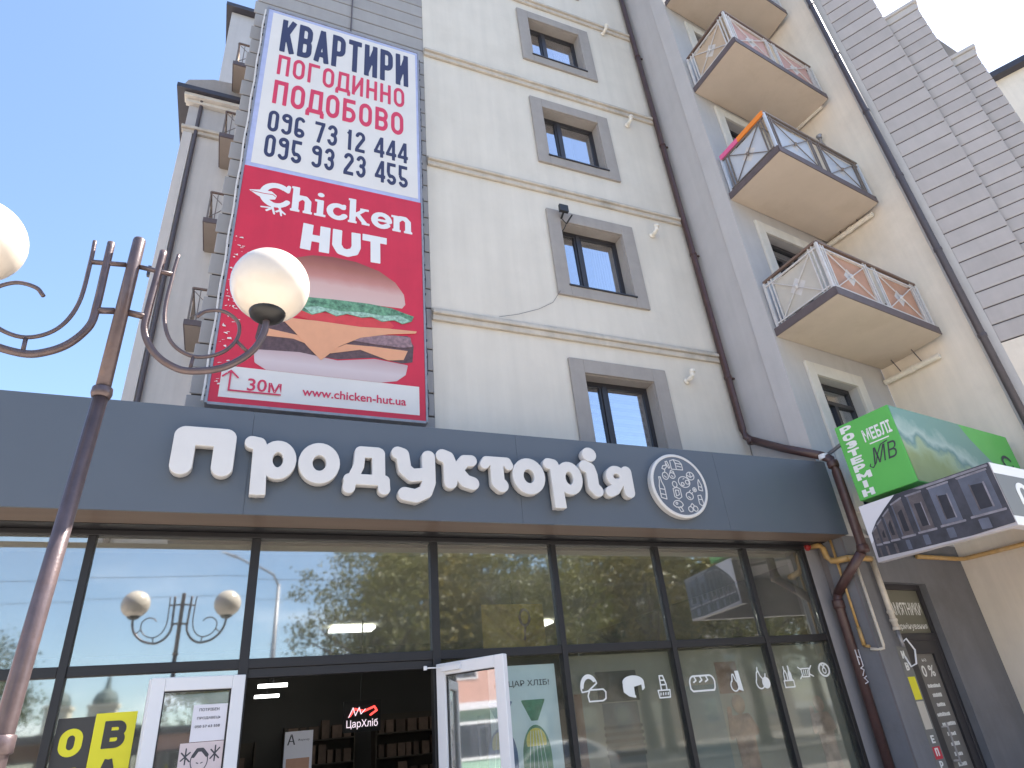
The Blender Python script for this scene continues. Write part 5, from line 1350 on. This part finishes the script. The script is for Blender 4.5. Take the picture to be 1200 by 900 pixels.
P0 = Vector((8.84 * K, 6.87 * K, 0)); P1 = Vector((9.12 * K, 4.96 * K, 0))
PLF = Frame(P0, math.degrees(math.atan2(P1.y - P0.y, P1.x - P0.x))); PW = (P1 - P0).length
PFF = Frame(P1, 7.0)
ps = thing('photo_box_sign', (9.3, 5.2, kz(3.38)), 'box sign with a photo of an old stone facade under the green sign', 'sign')
pz0, pz1 = kz(3.38), kz(4.24); PLEN = 4.2
mb = MB(PLF); mb.box(0, PW, -.12, -.002, pz0, pz1); mb.build('side_board', M['sign_under'], ps, bevel=.006)
mb = MB(PFF); mb.box(.125, PLEN, -.12, -.002, pz0, pz1); mb.build('front_board', M['sign_under'], ps, bevel=.006)
mb = MB(); q_ = [PLF.p(0, -.13, 0), PFF.p(.13, -.13, 0), PFF.p(PLEN, -.13, 0), PFF.p(PLEN, -PW + .1, 0)]
mb.slab([(v.x, v.y) for v in q_], pz1 - .06, pz1 - .02); mb.build('top_cover', M['sign_under'], ps)
PH = pz1 - pz0
PZ = lambda f: pz0 + PH * f
stone_d = mat('dark_stone_print', (0.045, 0.045, 0.058), 0.4, var=0.5, scale=5)
stone_m = mat('stone_print', (0.105, 0.088, 0.092), 0.4, var=0.45, scale=7)
stone_b = mat('blue_stone_print', (0.105, 0.115, 0.155), 0.4, var=0.4, scale=3)
stone_l = mat('pale_edge_print', (0.24, 0.225, 0.255), 0.4, var=0.4, scale=9)
glass_d = mat('window_dark_print', (0.022, 0.022, 0.03), 0.4, var=0.3, scale=9)
def ppr(name, poly, lay, mt, res=.010): return shape_obj(name, [FILL([(a * PW, PZ(z)) for a, z in poly])], PLF, 0, 0, .001 + .002 * lay, mt, ps, depth=.0015, res=res)
ppr('sky_print', [(.005, .32), (.005, .995), (.31, .995), (.2, .8), (.1, .5)], 0, M['paper'])
ppr('facade_print', [(.02, .04), (.035, .50), (.10, .66), (.20, .83), (.31, .995), (.995, .995), (.995, .05), (.6, .015), (.3, .02), (.08, .015)], 1, stone_d)
# bays, each with its window, lit edge, sill and plinth line, growing towards the corner
def ztop(a): return min(.97, .50 + 1.6 * a)
for (a0, a1) in ((.045, .085), (.10, .145), (.165, .225), (.255, .345), (.385, .50), (.555, .70), (.77, .96)):
    w_ = a1 - a0; mt = stone_m if a0 < .5 else stone_b
    ppr('bay_print', [(a0, .30), (a1, .29), (a1, ztop(a1) - .06), (a0, ztop(a0) - .06)], 2, mt)
    ppr('sill_print', [(a0 - .1 * w_, .262), (a1 + .12 * w_, .25), (a1 + .12 * w_, .285), (a0 - .1 * w_, .297)], 3, stone_l)
    ppr('lintel_print', [(a0 - .05 * w_, ztop(a0) - .075), (a1 + .05 * w_, ztop(a1) - .075), (a1 + .05 * w_, ztop(a1) - .045), (a0 - .05 * w_, ztop(a0) - .045)], 3, stone_l)
    ppr('window_print', [(a0 + .32 * w_, .36), (a0 + .74 * w_, .355), (a0 + .74 * w_, ztop(a1) - .24), (a0 + .32 * w_, ztop(a0) - .22)], 3, glass_d)
    ppr('window_edge_print', [(a0 + .74 * w_, .34), (a0 + .80 * w_, .34), (a0 + .80 * w_, ztop(a1) - .22), (a0 + .74 * w_, ztop(a1) - .22)], 4, stone_l)
    ppr('window_edge_print', [(a0 + .27 * w_, .34), (a0 + .32 * w_, .34), (a0 + .32 * w_, ztop(a0) - .2), (a0 + .27 * w_, ztop(a0) - .2)], 4, stone_m)
    ppr('column_print', [(a0 + .02 * w_, .30), (a0 + .12 * w_, .30), (a0 + .12 * w_, ztop(a0) - .08), (a0 + .02 * w_, ztop(a0) - .08)], 4, stone_b)
    ppr('base_block_print', [(a0 + .1 * w_, .07), (a0 + .45 * w_, .06), (a0 + .45 * w_, .22), (a0 + .1 * w_, .23)], 3, stone_b if a0 > .2 else stone_m)
ppr('cornice_print', [(.50, .945), (.985, .94), (.985, .975), (.45, .985)], 3, stone_l)
ppr('edge_print', [(.01, .0), (.02, .07), (.3, .045), (.62, .03), (.99, .0)], 4, M['sign_under'])
mb = MB(PFF); mb.box(.0, PLEN, .0, .003, PZ(.15), PZ(.82)); mb.build('grey_band', M['signgrey'], ps)
mb = MB(PFF); mb.box(.0, PLEN, .0, .002, PZ(.821), PZ(.99)); mb.box(.0, PLEN, .0, .002, PZ(.01), PZ(.149)); mb.build('white_band', M['white_print2'], ps)
sans_line('lettering', 'СЕ', PFF, .34, 1.0, PZ(.25), PZ(.72), .004, M['white_print2'], ps, cw=.62, t=.17, gap=.16)
mb = MB()
for a in (.3, 2.2): mb.bar(PFF.p(a, -PW * .8, pz1 - .1), GREY.p(a + .4, 0, pz1 - .1), .04, .04)
mb.build('wall_bracket', M['steel'], ps)

# ---- side door under the signs
sd = thing('side_door', GREY.p(1.2, -.1, 0), 'dark door with a lettered fanlight in the grey plinth', 'door')
mb = MB(GREY); bo, bi = -.10, -.18
mb.box(.64, .71, bi, bo, 0, 3.10); mb.box(1.69, 1.76, bi, bo, 0, 3.10); mb.box(.71, 1.69, bi, bo, 3.02, 3.10); mb.box(.71, 1.69, bi, bo, 2.30, 2.40)
mb.build('frame', M['wframe'], sd, bevel=.005)
mb = MB(GREY); mb.box(.71, 1.69, -.15, -.14, 2.40, 3.02); fan = mb.build('fanlight', mat('olive_film', (.15, .145, .11), .35, var=.1, scale=2), sd)
mb = MB(GREY); mb.box(.71, .98, bi + .005, bo - .005, .02, 2.299); mb.box(1.50, 1.69, bi + .005, bo - .005, .02, 2.299); mb.box(.98, 1.50, bi + .005, bo - .005, 2.12, 2.299); mb.box(.98, 1.50, bi + .005, bo - .005, .02, .2); leaf = mb.build('door_leaf', M['wframe'], sd)
mb = MB(GREY); mb.box(.98, 1.50, -.15, -.14, .2, 2.12); pn = mb.build('lettered_pane', mat('grey_film', (.155, .145, .135), .35, var=.1, scale=2), sd)
text_obj('lettering', "ПАМ'ЯТНИКИ", GREY, .76, 1.64, 2.66, 2.84, -.14, M['white_print2'], sd, bold=.02)
text_obj('lettering', 'термінування', GREY, .80, 1.64, 2.44, 2.55, -.14, M['white_print2'], sd, bold=.01)
text_obj('lettering', '0 %', GREY, 1.08, 1.40, 1.82, 1.97, -.14, M['white_print2'], sd, bold=.02)
text_obj('lettering', 'на', GREY, 1.17, 1.28, 2.02, 2.06, -.14, M['white_print2'], sd)
for z, l, r in ((1.68, 1.1, 1.42), (1.56, 1.14, 1.38), (1.44, 1.16, 1.36), (1.32, 1.08, 1.40), (1.20, 1.12, 1.46), (1.08, 1.16, 1.40), (.96, 1.16, 1.38), (.84, 1.16, 1.38), (.72, 1.16, 1.38)):
    x = l
    while x < r - .03:
        wq = random.uniform(.02, .035); mb = MB(GREY); mb.box(x, x + wq, -.14, -.138, z, z + random.uniform(.035, .05)); x += wq + .009
        o = mb.build('print_mark', M['white_print2'], sd)
mb = MB(GREY); mb.tube([GREY.p(1.06, -.05, 1.25), GREY.p(1.06, -.05, .75)], .013, 8); mb.bar(GREY.p(1.0, -.1, 1.2), GREY.p(1.06, -.05, 1.2), .02, .02); mb.bar(GREY.p(1.0, -.1, .8), GREY.p(1.06, -.05, .8), .02, .02); mb.build('handle', M['steel'], sd)
# letters and patches running down beside the door
vs = thing('vertical_sticker', GREY.p(.5, 0, .6), 'column of small letters and coloured patches left of the side door', 'sticker')
mb = MB(GREY); mb.box(.40, .63, .0035, .006, .3, 2.22); mb.build('strip', M['signgrey'], vs)
for z0, z1, mt in ((1.55, 1.83, 'yellow'), (1.2, 1.53, 'sheet_clear'), (.86, 1.0, 'redprint')):
    mb = MB(GREY); mb.box(.43, .60, .0065, .008, z0, z1); mb.build('patch', M[mt], vs)
for i, ch in enumerate('ИВ'): shape_obj('letter', sans(ch, .6, .2), GREY, .47, 2.06 - i * .15, .0065, M['white_print2'], vs, depth=.002, res=.03, sx=.13, sz=.10)
for i, ch in enumerate('ЕПРАТ'): shape_obj('letter', sans(ch, .6, .2), GREY, .47, 1.04 - i * .145, .0085, M['white_print2'], vs, depth=.002, res=.03, sx=.13, sz=.09)

# ---- gas pipes
def pipe_thing(name, loc, label, segs):
    t_ = thing(name, loc, label, 'pipe', None)
    for nm, pts, r, mt in segs:
        mb = MB(); mb.tube(pts, r, 12); mb.build(nm, M[mt], t_, smooth=True)
    return t_
gp = pipe_thing('gas_pipe', (8.3, 6.7, 2.2), 'thick yellow gas pipe bending from the fascia to the side door', [
    ('elbow', [(8.0, 7.24, 3.70), (8.03, 7.1, 3.69), (8.03, 7.05, 3.62), (8.04, 7.04, 3.5), (8.05, 6.98, 3.43), (8.06, 6.9, 3.41), (8.08, 6.72, 3.40)], .045, 'yellowpipe'),
    ('cross_pipe', [(8.08, 6.72, 3.40), (8.3, 6.70, 3.40), (8.55, 6.74, 3.40)], .042, 'yellowpipe'),
    ('riser', [(8.6, 6.76, 3.43), (8.6, 6.755, 2.42)], .04, 'palepipe'),
    ('stub', [(8.6, 6.755, 2.42), (8.6, 6.75, 2.2)], .028, 'steel')])
for z in (2.66, 2.55, 2.44):
    mb = MB(); mb.lathe((8.6, 6.755, z), [(.05, -.02), (.055, 0), (.05, .02)], 12); mb.build('fitting', M['palepipe'], gp)
mb = MB(); mb.tube([(8.6, 6.75, 2.25), (8.66, 6.71, 2.3), (8.74, 6.70, 2.15), (8.70, 6.72, 1.98), (8.62, 6.75, 1.95), (8.58, 6.76, 2.08)], .012, 6); mb.build('hose', M['white_pvc'], gp)
mb = MB(); mb.lathe((7.93, 7.24, 3.69), [(.03, -.04), (.05, -.02), (.05, .02), (.03, .04)], 12, 'x'); mb.bar((7.9, 7.20, 3.66), (8.0, 7.2, 3.72), .015, .03); mb.build('valve', M['red'], gp)
pipe_thing('gas_pipe', (8.1, 6.86, 2.2), 'thin yellow gas pipe on the wall right of the brown drainpipe', [('riser', [(8.09, 6.93, 3.72), (8.09, 6.93, 2.5)], .018, 'yellowpipe'), ('lower_riser', [(8.09, 6.93, 2.5), (8.09, 6.93, 2.26)], .026, 'yellowpipe'), ('foot', [(8.09, 6.93, 2.26), (8.09, 6.85, 2.24)], .02, 'yellowpipe')])
pipe_thing('gas_pipe', (8.1, 6.7, 2.2), 'pale thin gas pipe with a hooked foot between two yellow pipes', [('riser', [(8.2, 6.72, 3.36), (8.2, 6.72, 2.24), (8.2, 6.73, 2.20), (8.16, 6.78, 2.19), (8.10, 6.86, 2.21)], .02, 'palepipe')])
pipe_thing('gas_pipe', (11.0, 7.0, 3.5), 'yellow gas pipe along the top of the grey plinth and round to the beige wall', [('run', [GREY.p(1.7, .07, 3.50), GREY.p(2.9, .07, 3.52), GREY.p(3.02, .09, 3.52), BEIGE.p(.14, .07, 3.52), BEIGE.p(1.6, .07, 3.52)], .035, 'yellowpipe')])

# ================================================================== STREET LAMP
lamp = thing('street_lamp', (-.655, 3.0, 0), 'bronze street lamp with two white globes on scrolled arms in front of the shop', 'street lamp')
LX, LY = -.632, 3.0
mb = MB(); mb.tube([(LX, LY, 3.985), (LX, LY, 3.975), (LX, LY, 3.08)], [.027, .029, .031], 18); mb.build('upper_pole', M['lampmetal'], lamp, smooth=True)
mb = MB(); mb.tube([(LX, LY, 3.09), (LX - .038, LY, 1.9), (LX - .07, LY, .55)], [.031, .034, .039], 18); mb.build('pole', M['lampmetal'], lamp, smooth=True)
mb = MB(); mb.lathe((LX, LY, 3.09), [(.032, .03), (.041, .026), (.043, .0), (.037, -.02)], 18); mb.build('collar', M['lampmetal'], lamp, smooth=True)
mb = MB(); mb.lathe((LX - .042, LY, 1.72), [(.039, -.03), (.044, -.026), (.044, .026), (.039, .03)], 18); mb.build('repair_sleeve', M['lampmetal'], lamp, smooth=True)
mb = MB(); mb.lathe((LX - .07, LY, 0), [(.18, 0.0), (.18, .03), (.12, .08), (.09, .3), (.075, .5), (.06, .56)], 20); mb.build('base', M['lampmetal'], lamp, smooth=True)
def catmull(P, n=6):
    P = [Vector(p) for p in P]; out = []
    Q = [P[0] * 2 - P[1]] + P + [P[-1] * 2 - P[-2]]
    for i in range(1, len(Q) - 2):
        for k in range(n):
            t_ = k / n; a, b, c, d = Q[i - 1], Q[i], Q[i + 1], Q[i + 2]
            out.append(.5 * ((2 * b) + (c - a) * t_ + (2 * a - 5 * b + 4 * c - d) * t_ ** 2 + (3 * b - a - 3 * c + d) * t_ ** 3))
    return out + [P[-1]]
thick_ = [(-.515, 3.935), (-.52, 3.75), (-.525, 3.56), (-.52, 3.44), (-.465, 3.335), (-.39, 3.275), (-.30, 3.252), (-.155, 3.293), (-.04, 3.40), (.008, 3.52), (.014, 3.62)]
thin_ = [(-.445, 3.93), (-.452, 3.79), (-.452, 3.55), (-.40, 3.40), (-.295, 3.335), (-.18, 3.37), (-.115, 3.46), (-.117, 3.56), (-.19, 3.618), (-.27, 3.607), (-.31, 3.565)]
for sgn in (1, -1):
    def W(pt): return (LX + sgn * (pt[0] - LX), LY, pt[1])
    mb = MB(); mb.tube(catmull([W(p) for p in thick_]), .0175, 10); mb.build('arm', M['lampmetal'], lamp, smooth=True)
    mb = MB(); mb.tube(catmull([W(p) for p in thin_]), .0095, 8); mb.build('scroll', M['lampmetal'], lamp, smooth=True)
    for (p_, q_, r_) in (((LX + .03, 3.815), (-.455, 3.80), .0125), ((LX + .03, 3.535), (-.53, 3.525), .016), ((-.30, 3.255), (-.295, 3.335), .009), ((-.05, 3.39), (-.118, 3.455), .009)):
        mb = MB(); mb.tube([W(p_), W(q_)], r_, 8); mb.build('strut', M['lampmetal'], lamp, smooth=True)
    c = W((.014, 3.825))
    mb = MB(); mb.lathe((c[0], c[1], c[2] - .20), [(.022, -.03), (.05, -.025), (.085, 0), (.092, .02), (.085, .045), (.06, .05)], 24); mb.build('globe_fitter', M['globe_cap'], lamp, smooth=True)
    prof = [(.202 * math.sin(a), -.202 * math.cos(a)) for a in [R(22 + (158) * k / 22) for k in range(23)]]
    prof[-1] = (.002, .202)
    mb = MB(); mb.lathe(c, prof, 40); mb.build('globe', M['globe'], lamp, smooth=True)

# ================================================================== ACROSS THE STREET (mirrored in the shop glass)
def make_tree_meshes(seed, h, rad, leafmat):
    rng = np.random.default_rng(seed)
    tb = MB()
    tb.tube([(0, 0, 0), (.05, .02, h * .15), (-.04, .06, h * .3), (.06, -.03, h * .5), (0, 0, h * .75)], [.26, .2, .17, .12, .04], 9)
    tips = []
    for i in range(11):
        a = i * 2.4 + rng.uniform(-.3, .3); z0 = h * rng.uniform(.22, .55); L_ = rad * rng.uniform(.6, .95)
        e = Vector((math.cos(a) * L_, math.sin(a) * L_, z0 + L_ * rng.uniform(.35, .9)))
        m_ = Vector((math.cos(a) * L_ * .45, math.sin(a) * L_ * .45, z0 + (e.z - z0) * .35))
        tb.tube([(0, 0, z0), m_, e], [.10, .065, .02], 6); tips.append(e)
    trunk = tb.mesh('trunk', M['bark'], True)
    V, F = [], []
    n = 0
    for c in range(330):
        while True:
            p = rng.uniform(-1, 1, 3)
            q = np.linalg.norm(p)
            if q < 1 and q > .25: break
        wob = 1 + .18 * math.sin(3 * math.atan2(p[1], p[0]) + seed) + .1 * math.sin(7 * p[2] + seed)
        ctr = np.array([p[0] * rad * wob, p[1] * rad * wob, h * .6 + p[2] * h * .40])
        if rng.uniform() < .12: continue
        cr = rng.uniform(.45, .95)
        for k in range(44):
            o = rng.normal(0, cr * .5, 3); o[2] *= .7
            s_ = rng.uniform(.06, .13)
            u_ = rng.normal(0, 1, 3); u_ /= np.linalg.norm(u_); v_ = np.cross(u_, rng.normal(0, 1, 3)); v_ /= np.linalg.norm(v_) + 1e-9
            b = ctr + o
            V += [tuple(b - u_ * s_), tuple(b + v_ * s_ * .55), tuple(b + u_ * s_), tuple(b - v_ * s_ * .55)]
            F.append((n, n + 1, n + 2, n + 3)); n += 4
    cm = bpy.data.meshes.new('crown'); cm.from_pydata(V, [], F); cm.materials.append(leafmat)
    return trunk, cm
TM = [make_tree_meshes(3, 11.0, 3.9, M['leaf']), make_tree_meshes(8, 10.0, 3.6, M['leaf3']), make_tree_meshes(15, 9.0, 3.4, M['leaf2'])]
TREES = [(6.2, -17.5, 0, 1.0, 'olive green broad tree across the road, opposite the shop doors'), (9.6, -19.5, 1, 1.2, 'yellowish tree across the road, second from the tall mast'),
         (14.6, -18.2, 0, 1.15, 'broad green tree across the road, third from the tall mast'), (22.5, -19.0, 1, 1.35, 'yellowish tree across the road right of the gap of sky'), (28.5, -18.0, 0, 1.45, 'green tree across the road, second right of the gap of sky'),
         (35.0, -20.0, 1, 1.6, 'yellowish tree at the right end of the row across the road'), (-9.5, -19.0, 2, .8, 'dark small tree across the road left of the church'), (12.5, -26, 2, 1.75, 'dark tall tree behind the row, left of the sky gap'), (26.5, -27, 2, 1.9, 'dark tall tree behind the row, right of the sky gap')]
for i, (x, y, k, s_, lab) in enumerate(TREES):
    t_ = thing('street_tree', (x, y, -.01), lab, 'tree', 'trees across the road')
    t_.rotation_euler = (0, 0, i * 1.9); t_.scale = (s_, s_, s_)
    for nm, me in (('trunk', TM[k][0]), ('crown', TM[k][1])):
        o = bpy.data.objects.new(nm, me); COL.objects.link(o); o.parent = t_

# tall road mast
ms = thing('lamp_mast', (1.55, -12.6, 0), 'tall grey road lamp mast with a long outreach arm', 'street lamp')
mb = MB(); mb.tube([(1.55, -12.6, 0), (1.55, -12.6, 4.2), (1.55, -12.6, 7.6)], [.11, .10, .06], 12); mb.build('pole', M['steel'], ms, smooth=True)
mb = MB(); mb.tube([(1.55, -12.6, 7.55), (1.3, -12.3, 7.9), (.2, -11.2, 8.2)], [.05, .045, .04], 8); mb.build('arm', M['steel'], ms)
mb = MB(); mb.hexa([(.3, -11.45, 8.14), (.1, -11.25, 8.14), (-.3, -10.75, 8.2), (-.1, -10.95, 8.2), (.3, -11.45, 8.26), (.1, -11.25, 8.26), (-.3, -10.75, 8.26), (-.1, -10.95, 8.26)]); mb.build('lamp_head', M['steel'], ms, bevel=.02)
# overhead wires
for i, (y, z) in enumerate(((-6.0, 6.3), (-9.8, 6.5))):
    mb = MB(); mb.tube([(-40 + 4 * k, y, z - .25 * math.sin(PI * (k % 10) / 10)) for k in range(21)], .008, 5)
    tag(mb.build('overhead_wire', M['black']), ('overhead wire nearest the shop above the road', 'farther overhead wire above the road')[i], 'wire')
# church
ch = thing('church', (-9, -62, 0), 'cream church with two towers beyond the road', 'church')
mb = MB(); mb.box(-17, -2, -74, -60, 0, 4.4); mb.build('nave', M['stone'], ch)
mb = MB(); mb.prism([(-17.4, 4.4), (-1.6, 4.4), (-9.5, 6.4)], -74, -59.8); mb.build('roof', M['slate'], ch)
for x in (-12.6, -8.9):
    mb = MB(); mb.box(x - 1.1, x + 1.1, -60, -57.8, 0, 7.0); tw = mb.build('tower', M['stone'], ch)
    mb = MB(); mb.box(x - 1.25, x + 1.25, -60.1, -57.65, 4.6, 4.8); mb.build('cornice', M['stone'], tw)
    mb = MB(); mb.box(x - 1.25, x + 1.25, -60.1, -57.65, 7.0, 7.25); mb.build('cornice', M['stone'], tw)
    mb = MB(); mb.lathe((x, -58.9, 7.25), [(1.0, 0), (1.05, .4), (.85, .9), (.3, 1.3), (.18, 1.8), (.2, 1.9), (.02, 2.9)], 12); mb.build('spire', M['slate'], tw)
    for z in (1.4, 3.2, 5.4):
        mb = MB(); mb.box(x - .3, x + .3, -57.82, -57.77, z, z + 1.1); mb.build('window', M['wframe'], tw)
for k in range(3):
    mb = MB(); mb.box(-7 + k * 1.6, -6.3 + k * 1.6, -60.03, -59.97, 1.6, 3.4); mb.build('window', M['wframe'], ch)
mb = MB(); mb.box(-11.4, -10.1, -60.05, -59.97, 0, 2.4); mb.build('door', M['brown'], ch)
# low kiosks
for i, (x0, x1, col) in enumerate(((-8.5, -3.2, 'filmbrown'), (-2.9, 2.6, 'darkgrey'), (3.4, 8.2, 'sheet_pink'))):
    k_ = thing('kiosk', ((x0 + x1) / 2, -15.5, 0), ('brown flat roofed kiosk across the road, on the left', 'dark flat roofed kiosk across the road, in the middle', 'pinkish flat roofed kiosk across the road, on the right')[i], 'kiosk', 'kiosks across the road')
    mb = MB(); mb.box(x0, x1, -17, -14.4, -.01, 2.7); mb.build('wall', M[col], k_)
    mb = MB(); mb.box(x0 - .2, x1 + .2, -17.2, -14.0, 2.701, 2.95); mb.build('roof', M['roof'], k_)
    for q in range(3):
        a = x0 + .4 + q * (x1 - x0 - .8) / 3
        mb = MB(); mb.box(a, a + 1.2, -14.4, -14.36, .9, 2.2); w_ = mb.build('window', M['wframe'], k_)
        mb = MB(); mb.box(a + .06, a + 1.14, -14.359, -14.35, .96, 2.14); mb.build('pane', M['g_win'], w_)
# houses along the street to the left and far right
def house(x0, x1, y0, y1, h, mt, lab, face):
    t_ = thing('street_house', ((x0 + x1) / 2, (y0 + y1) / 2, 0), lab, 'building', 'houses along the street')
    mb = MB(); mb.box(x0, x1, y0, y1, -.01, h); mb.build('wall', M[mt], t_)
    mb = MB(); mb.box(x0 - .4, x1 + .4, y0 - .4, y1 + .4, h + .001, h + .3); mb.build('roof', M['roof'], t_)
    n = int((x1 - x0) / 3) if face == 'y' else int((y1 - y0) / 3)
    for i in range(n):
        for z in np.arange(1.2, h - 2, 3.2):
            mb = MB()
            if face == 'y': a = x0 + 1 + 3 * i; mb.box(a, a + 1.3, y1, y1 + .05, z, z + 1.7)
            else: a = y0 + 1 + 3 * i; mb.box(x1, x1 + .05, a, a + 1.3, z, z + 1.7)
            w_ = mb.build('window', M['white_pvc'], t_)
            mb = MB()
            if face == 'y': mb.box(a + .08, a + 1.22, y1 + .051, y1 + .056, z + .08, z + 1.62)
            else: mb.box(x1 + .051, x1 + .056, a + .08, a + 1.22, z + .08, z + 1.62)
            mb.build('pane', M['g_win'], w_)
house(-40, -26, -30, -16, 9.5, 'stone', 'cream three storey house down the street on the left', 'x')
house(-42, -28, 0, 24, 10, 'sheet_pink', 'pinkish three storey house down the street on the left', 'x')
house(18, 46, -46, -34, 12.5, 'beige', 'long beige house behind the trees across the road', 'y')

# parked white car
car = thing('parked_car', (8.6, -4.6, -.13), 'white hatchback parked at the kerb behind the viewer', 'car')
CX, CY, CZ = 8.6, -4.65, -.135
def carp(x, y, z): return (CX + x, CY + y, CZ + z)
prof = [(-2.05, .35), (-2.1, .62), (-2.0, .86), (-1.55, .96), (-.95, 1.02), (-.35, 1.42), (.25, 1.50), (1.1, 1.47), (1.65, 1.2), (1.95, 1.0), (2.02, .7), (1.98, .35)]
half = [.78, .84, .85, .86, .84, .64, .62, .62, .70, .82, .85, .8]
V = [carp(x, -h_, z) for (x, z), h_ in zip(prof, half)] + [carp(x, h_, z) for (x, z), h_ in zip(prof, half)]
n = len(prof)
F = [(i, i + 1, i + 1 + n, i + n) for i in range(n - 1)] + [(n - 1, 0, n, 2 * n - 1)]
mid = [0, 1, 2, 3, 4, 8, 9, 10, 11]
F += [tuple(mid), tuple(i + n for i in mid[::-1]), (4, 5, 6, 7, 8), (12 + 8, 12 + 7, 12 + 6, 12 + 5, 12 + 4)]
mb = MB(); mb.add(V, F); body = mb.build('body', M['carpaint'], car, bevel=.05)
for sgn in (-1, 1):
    mb = MB(); o_ = sgn * .012
    mb.add([carp(-.78, sgn * .80 + o_, 1.06), carp(-.36, sgn * .665 + o_, 1.36), carp(.3, sgn * .645 + o_, 1.43), carp(.36, sgn * .80 + o_, 1.06)], [(0, 1, 2, 3)]); mb.build('side_window', M['g_car'], car)
    mb = MB(); mb.add([carp(.44, sgn * .80 + o_, 1.06), carp(.40, sgn * .645 + o_, 1.43), carp(1.05, sgn * .645 + o_, 1.40), carp(1.48, sgn * .74 + o_, 1.14)], [(0, 1, 2, 3)]); mb.build('side_window', M['g_car'], car)
    for x in (-1.3, 1.28):
        mb = MB(); mb.lathe(carp(x, sgn * .80, .31), [(.2, -.1), (.30, -.1), (.31, -.06), (.31, .06), (.30, .1), (.2, .1)], 24, 'y'); wh = mb.build('wheel', M['tyre'], car)
        mb = MB(); mb.lathe(carp(x, sgn * .80, .31), [(.04, -.115), (.19, -.105), (.19, .105), (.04, .115)], 20, 'y'); mb.build('rim', M['rim'], wh)
    mb = MB(); mb.box(CX - 2.08, CX - 1.98, CY + sgn * .62 - .16, CY + sgn * .62 + .16, CZ + .66, CZ + .8); mb.build('headlight', M['paper'], car, bevel=.02)
    mb = MB(); mb.box(CX + 1.95, CX + 2.04, CY + sgn * .66 - .1, CY + sgn * .66 + .1, CZ + .75, CZ + .95); mb.build('tail_light', M['red'], car, bevel=.02)
mb = MB(); mb.add([carp(-.93, -.72, 1.06), carp(-.93, .72, 1.06), carp(-.40, .58, 1.42), carp(-.40, -.58, 1.42)], [(0, 1, 2, 3)]); mb.v = [(x - .012, y, z + .012) for x, y, z in mb.v]; mb.build('windscreen', M['g_car'], car)
mb = MB(); mb.add([carp(1.62, -.60, 1.24), carp(1.62, .60, 1.24), carp(1.15, .55, 1.455), carp(1.15, -.55, 1.455)], [(0, 1, 2, 3)]); mb.v = [(x + .012, y, z + .012) for x, y, z in mb.v]; mb.build('rear_window', M['g_car'], car)

kg = thing('kiosk', (-19, 8, 0), 'pale green kiosk down the street beside the shop row', 'kiosk', 'kiosks across the road')
mb = MB(); mb.box(-21, -18.5, 5.5, 9.2, 0, 2.6); mb.build('wall', M['lettuce2'], kg)
mb = MB(); mb.box(-21.2, -18.2, 5.3, 9.4, 2.601, 2.85); mb.build('roof', M['paper'], kg)
mb = MB(); mb.box(-18.5, -18.46, 6.0, 8.6, .9, 2.2); kw = mb.build('window', M['white_pvc'], kg)
mb = MB(); mb.box(-18.459, -18.45, 6.1, 8.5, 1.0, 2.1); mb.build('pane', M['g_win'], kw)
